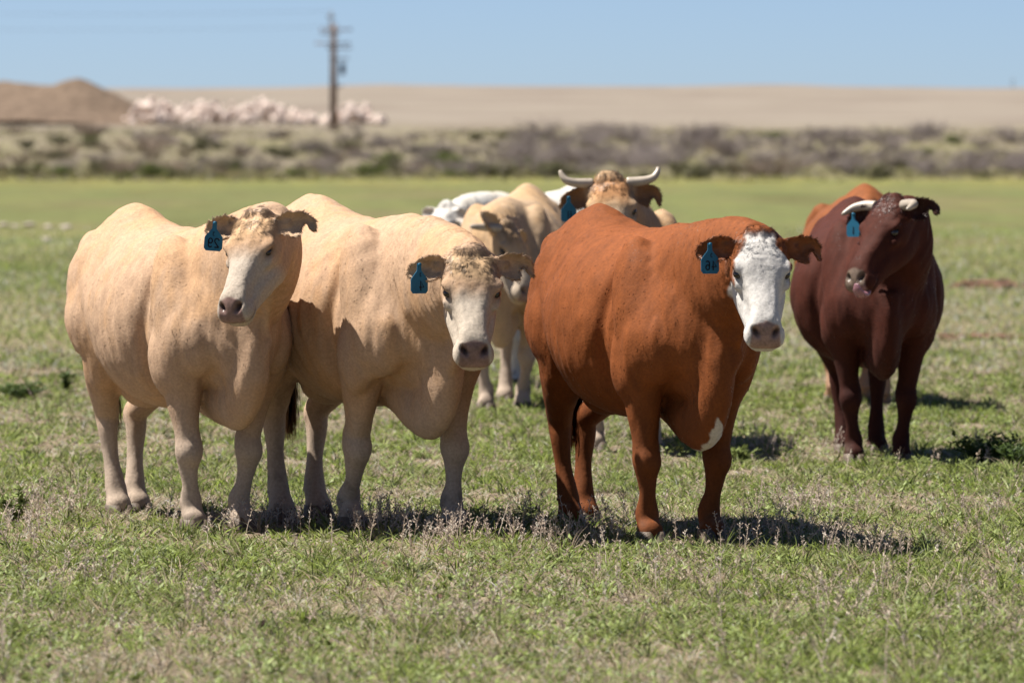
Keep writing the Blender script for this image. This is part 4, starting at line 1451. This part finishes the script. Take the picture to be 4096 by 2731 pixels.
def seed_stalks():
    """dry pinkish seed stalks standing over the sward"""
    rg = np.random.default_rng(123)
    spots = [(160, 2040, 170, 60, 45), (60, 2150, 120, 40, 20), (1500, 2120, 190, 40, 60), (1780, 2190, 170, 40, 50), (2200, 2180, 180, 50, 55), (2420, 2130, 110, 60, 20), (2100, 2080, 60, 30, 12), (930, 2110, 120, 30, 22),
             (1120, 2110, 70, 25, 16), (3200, 2060, 160, 45, 60), (3130, 2190, 220, 40, 45), (3480, 2240, 200, 50, 24), (3900, 2080, 140, 80, 16), (3070, 1800, 110, 25, 30), (3400, 1800, 70, 25, 22), (2400, 1740, 150, 40, 26),
             (1900, 2480, 300, 80, 22), (900, 2480, 260, 80, 20), (3500, 2450, 400, 90, 36), (4000, 2400, 100, 120, 14), (2550, 2350, 300, 80, 24), (400, 2350, 240, 80, 16), (3940, 1830, 60, 30, 14)]
    X, Y = [], []
    for px_, py_, sx, sy, n in spots:
        for k in range(n):
            g = ground_point(px_ + rg.normal(0, sx * .6), py_ + rg.normal(0, sy * .6))
            X.append(g[0]); Y.append(g[1])
    x2, y2 = scatter(rg, 600, 14.8, 40, 2, 1.2)
    X = np.concatenate([X, x2]); Y = np.concatenate([Y, y2])
    n = len(X)
    z = terrain_z(X, Y)
    hgt = rg.uniform(.07, .17, n)
    d = norm(np.stack([rg.normal(0, .22, n), rg.normal(0, .22, n), np.ones(n)], 1))
    base = np.stack([X, Y, z], 1)
    ss = np.linspace(0, 1, 5)
    bend = rg.normal(0, .12, (n, 3)); bend[:, 2] = 0
    stem = base[:, None] + d[:, None] * (ss[None, :, None] * hgt[:, None, None]) + bend[:, None] * (ss[None, :, None] ** 2 * hgt[:, None, None])
    P = [stem]; Rr = [np.tile([.0014, .0013, .0012, .0010, .0007], (n, 1))]
    sc = np.array([(.82, .66, .54), (.88, .72, .60), (.74, .60, .46), (.66, .53, .43)])
    c0 = sc[rg.integers(0, 4, n)]
    C = [c0]
    m = 16
    for k in range(m):
        t = rg.uniform(.38, 1.0, n)
        b = base + d * (t * hgt)[:, None] + bend * (t ** 2 * hgt)[:, None]
        az = rg.uniform(0, 6.283, n)
        dr = norm(np.stack([np.cos(az), np.sin(az), rg.uniform(.5, 1.3, n)], 1))
        l_ = rg.uniform(.008, .026, n) * (1.25 - .6 * t)
        P.append(b[:, None] + dr[:, None] * (ss[None, :, None] * l_[:, None, None]))
        Rr.append(np.tile([.0005, .0005, .0009, .0021, .0015], (n, 1)))
        C.append(np.clip(c0 * rg.uniform(.8, 1.25, (n, 1)), 0, .9))
    P = np.concatenate(P); Rr = np.concatenate(Rr); C = np.concatenate(C)
    nn = norm(rg.normal(0, .6, (len(P), 3)) + np.array([-.2, -.4, .6]))
    o = strands('seed_stalks', P, Rr, C, nn, MAT_GRASS)
    tag(o, 'dry pinkish seed stalks standing above the grass', 'dry weeds', kind='stuff')


seed_stalks()


def leaf_quads(rg, c, d, l_, w_, V, Fc):
    """adds folded pointed leaves; V and Fc are lists of arrays"""
    n = len(c)
    s1 = norm(np.cross(d, np.array([0.1, .2, 1.0]))); up = np.cross(s1, d)
    l_, w_ = l_[:, None], w_[:, None]
    vv = np.stack([c, c + d * l_ * .45 + s1 * w_ - up * w_ * .3, c + d * l_, c + d * l_ * .45 - s1 * w_ - up * w_ * .3, c + d * l_ * .5 + up * w_ * .15], 1).reshape(-1, 3)
    k0 = sum(len(v) for v in V)
    base = k0 + np.arange(n)[:, None, None] * 5
    V.append(vv)
    Fc.append((base + np.array([(0, 1, 4), (1, 2, 4), (2, 3, 4), (3, 0, 4)])[None]).reshape(-1, 3))


def leaf_mat(name, col):
    col = tuple(c * K_ALB for c in col)
    m, nt, out = new_mat(name)
    b = principled(nt, out, .55, .3)
    geo = nt.nodes.new('ShaderNodeNewGeometry')
    r = ramp(nt, geo.outputs['Random Per Island'], [(0, tuple(c * .6 for c in col)), (.6, col), (1, tuple(min(1, c * 1.5) for c in col))])
    nt.links.new(r.outputs[0], b.inputs['Base Color'])
    t = nt.nodes.new('ShaderNodeBsdfTranslucent'); nt.links.new(r.outputs[0], t.inputs['Color'])
    mx = nt.nodes.new('ShaderNodeMixShader'); mx.inputs[0].default_value = .3
    nt.links.new(b.outputs[0], mx.inputs[1]); nt.links.new(t.outputs[0], mx.inputs[2]); nt.links.new(mx.outputs[0], out.inputs[0])
    return m


MAT_LEAF = leaf_mat('herb_leaf', (.28, .34, .11))
MAT_WEED = leaf_mat('weed_leaf', (.10, .155, .04))


def ground_herbs():
    rg = np.random.default_rng(321)
    V, Fc = [], []
    nc = 8500
    x, y = scatter(rg, nc, 14.8, 40, 2, 1.1)
    keep = patch(x, y, 1.3, 40) > .0
    x, y = x[keep], y[keep]
    per = 8
    x, y = np.repeat(x, per), np.repeat(y, per)
    k = len(x)
    az = rg.uniform(0, 6.283, k)
    d = norm(np.stack([np.cos(az), np.sin(az), rg.uniform(.1, .9, k)], 1))
    big = np.repeat(rg.uniform(.7, 1.6, k // per), per)
    c = np.stack([x + rg.normal(0, .02, k), y + rg.normal(0, .02, k), terrain_z(x, y) + rg.uniform(.005, .055, k)], 1)
    leaf_quads(rg, c, d, rg.uniform(.014, .034, k) * big, rg.uniform(.004, .009, k) * big, V, Fc)
    o = link_mesh('ground_herbs', np.concatenate(V), np.concatenate(Fc).tolist(), MAT_LEAF, smooth=False)
    tag(o, 'small broad leaved herbs scattered through the grass', 'herbs', kind='stuff')


ground_herbs()


def weed(px_, py_, h, spread, stems, label, seed, mat=None):
    g = ground_point(px_, py_)
    e = empty('weed_plant', (g[0], g[1], tz(g[0], g[1])))
    tag(e, label, 'weed')
    rg = np.random.default_rng(seed)
    so = Soup(); V, Fc = [], []
    for k in range(stems):
        az = rg.uniform(0, 6.283); sp_ = spread * rg.uniform(.2, 1)
        top = np.array([math.cos(az) * sp_, math.sin(az) * sp_, h * rg.uniform(.6, 1)])
        so.tube([(0, 0, -.01, .003, .003), (*(top * .5 + np.array([0, 0, .01])), .0025, .0025), (*top, .0012, .0012)], fwd=(.3, .9, .1), n=5, seg=5)
        m = 12
        t = rg.uniform(.15, 1, m)
        c = np.outer(t, top)
        a2 = rg.uniform(0, 6.283, m)
        d = norm(np.stack([np.cos(a2), np.sin(a2), rg.uniform(.1, .9, m)], 1))
        leaf_quads(rg, c, d, rg.uniform(.025, .055, m), rg.uniform(.006, .013, m), V, Fc)
    link_mesh('stems', np.concatenate(so.v), so.f, mat or MAT_WEED, e)
    link_mesh('leaves', np.concatenate(V), np.concatenate(Fc).tolist(), mat or MAT_WEED, e, smooth=False)


weed(60, 2095, .17, .10, 16, 'leafy green weed at the left edge beside the seed stalks', 1, MAT_LEAF)
weed(265, 1570, .19, .07, 12, 'upright dark weed standing behind the far left cow', 2)
weed(85, 1598, .12, .22, 40, 'spreading dark weed patch added in place of a shadow at the left edge', 3)  # dark leaves added to stand for the shadow patch lying here
weed(3960, 1860, .17, .24, 60, 'bushy dark weed patch at the right edge in front of the dark cow', 4)
weed(4080, 1880, .15, .16, 30, 'dark weed cut by the right picture edge', 5)
weed(2960, 1850, .10, .10, 18, 'small fresh green weed right of the red cow', 6, MAT_LEAF)
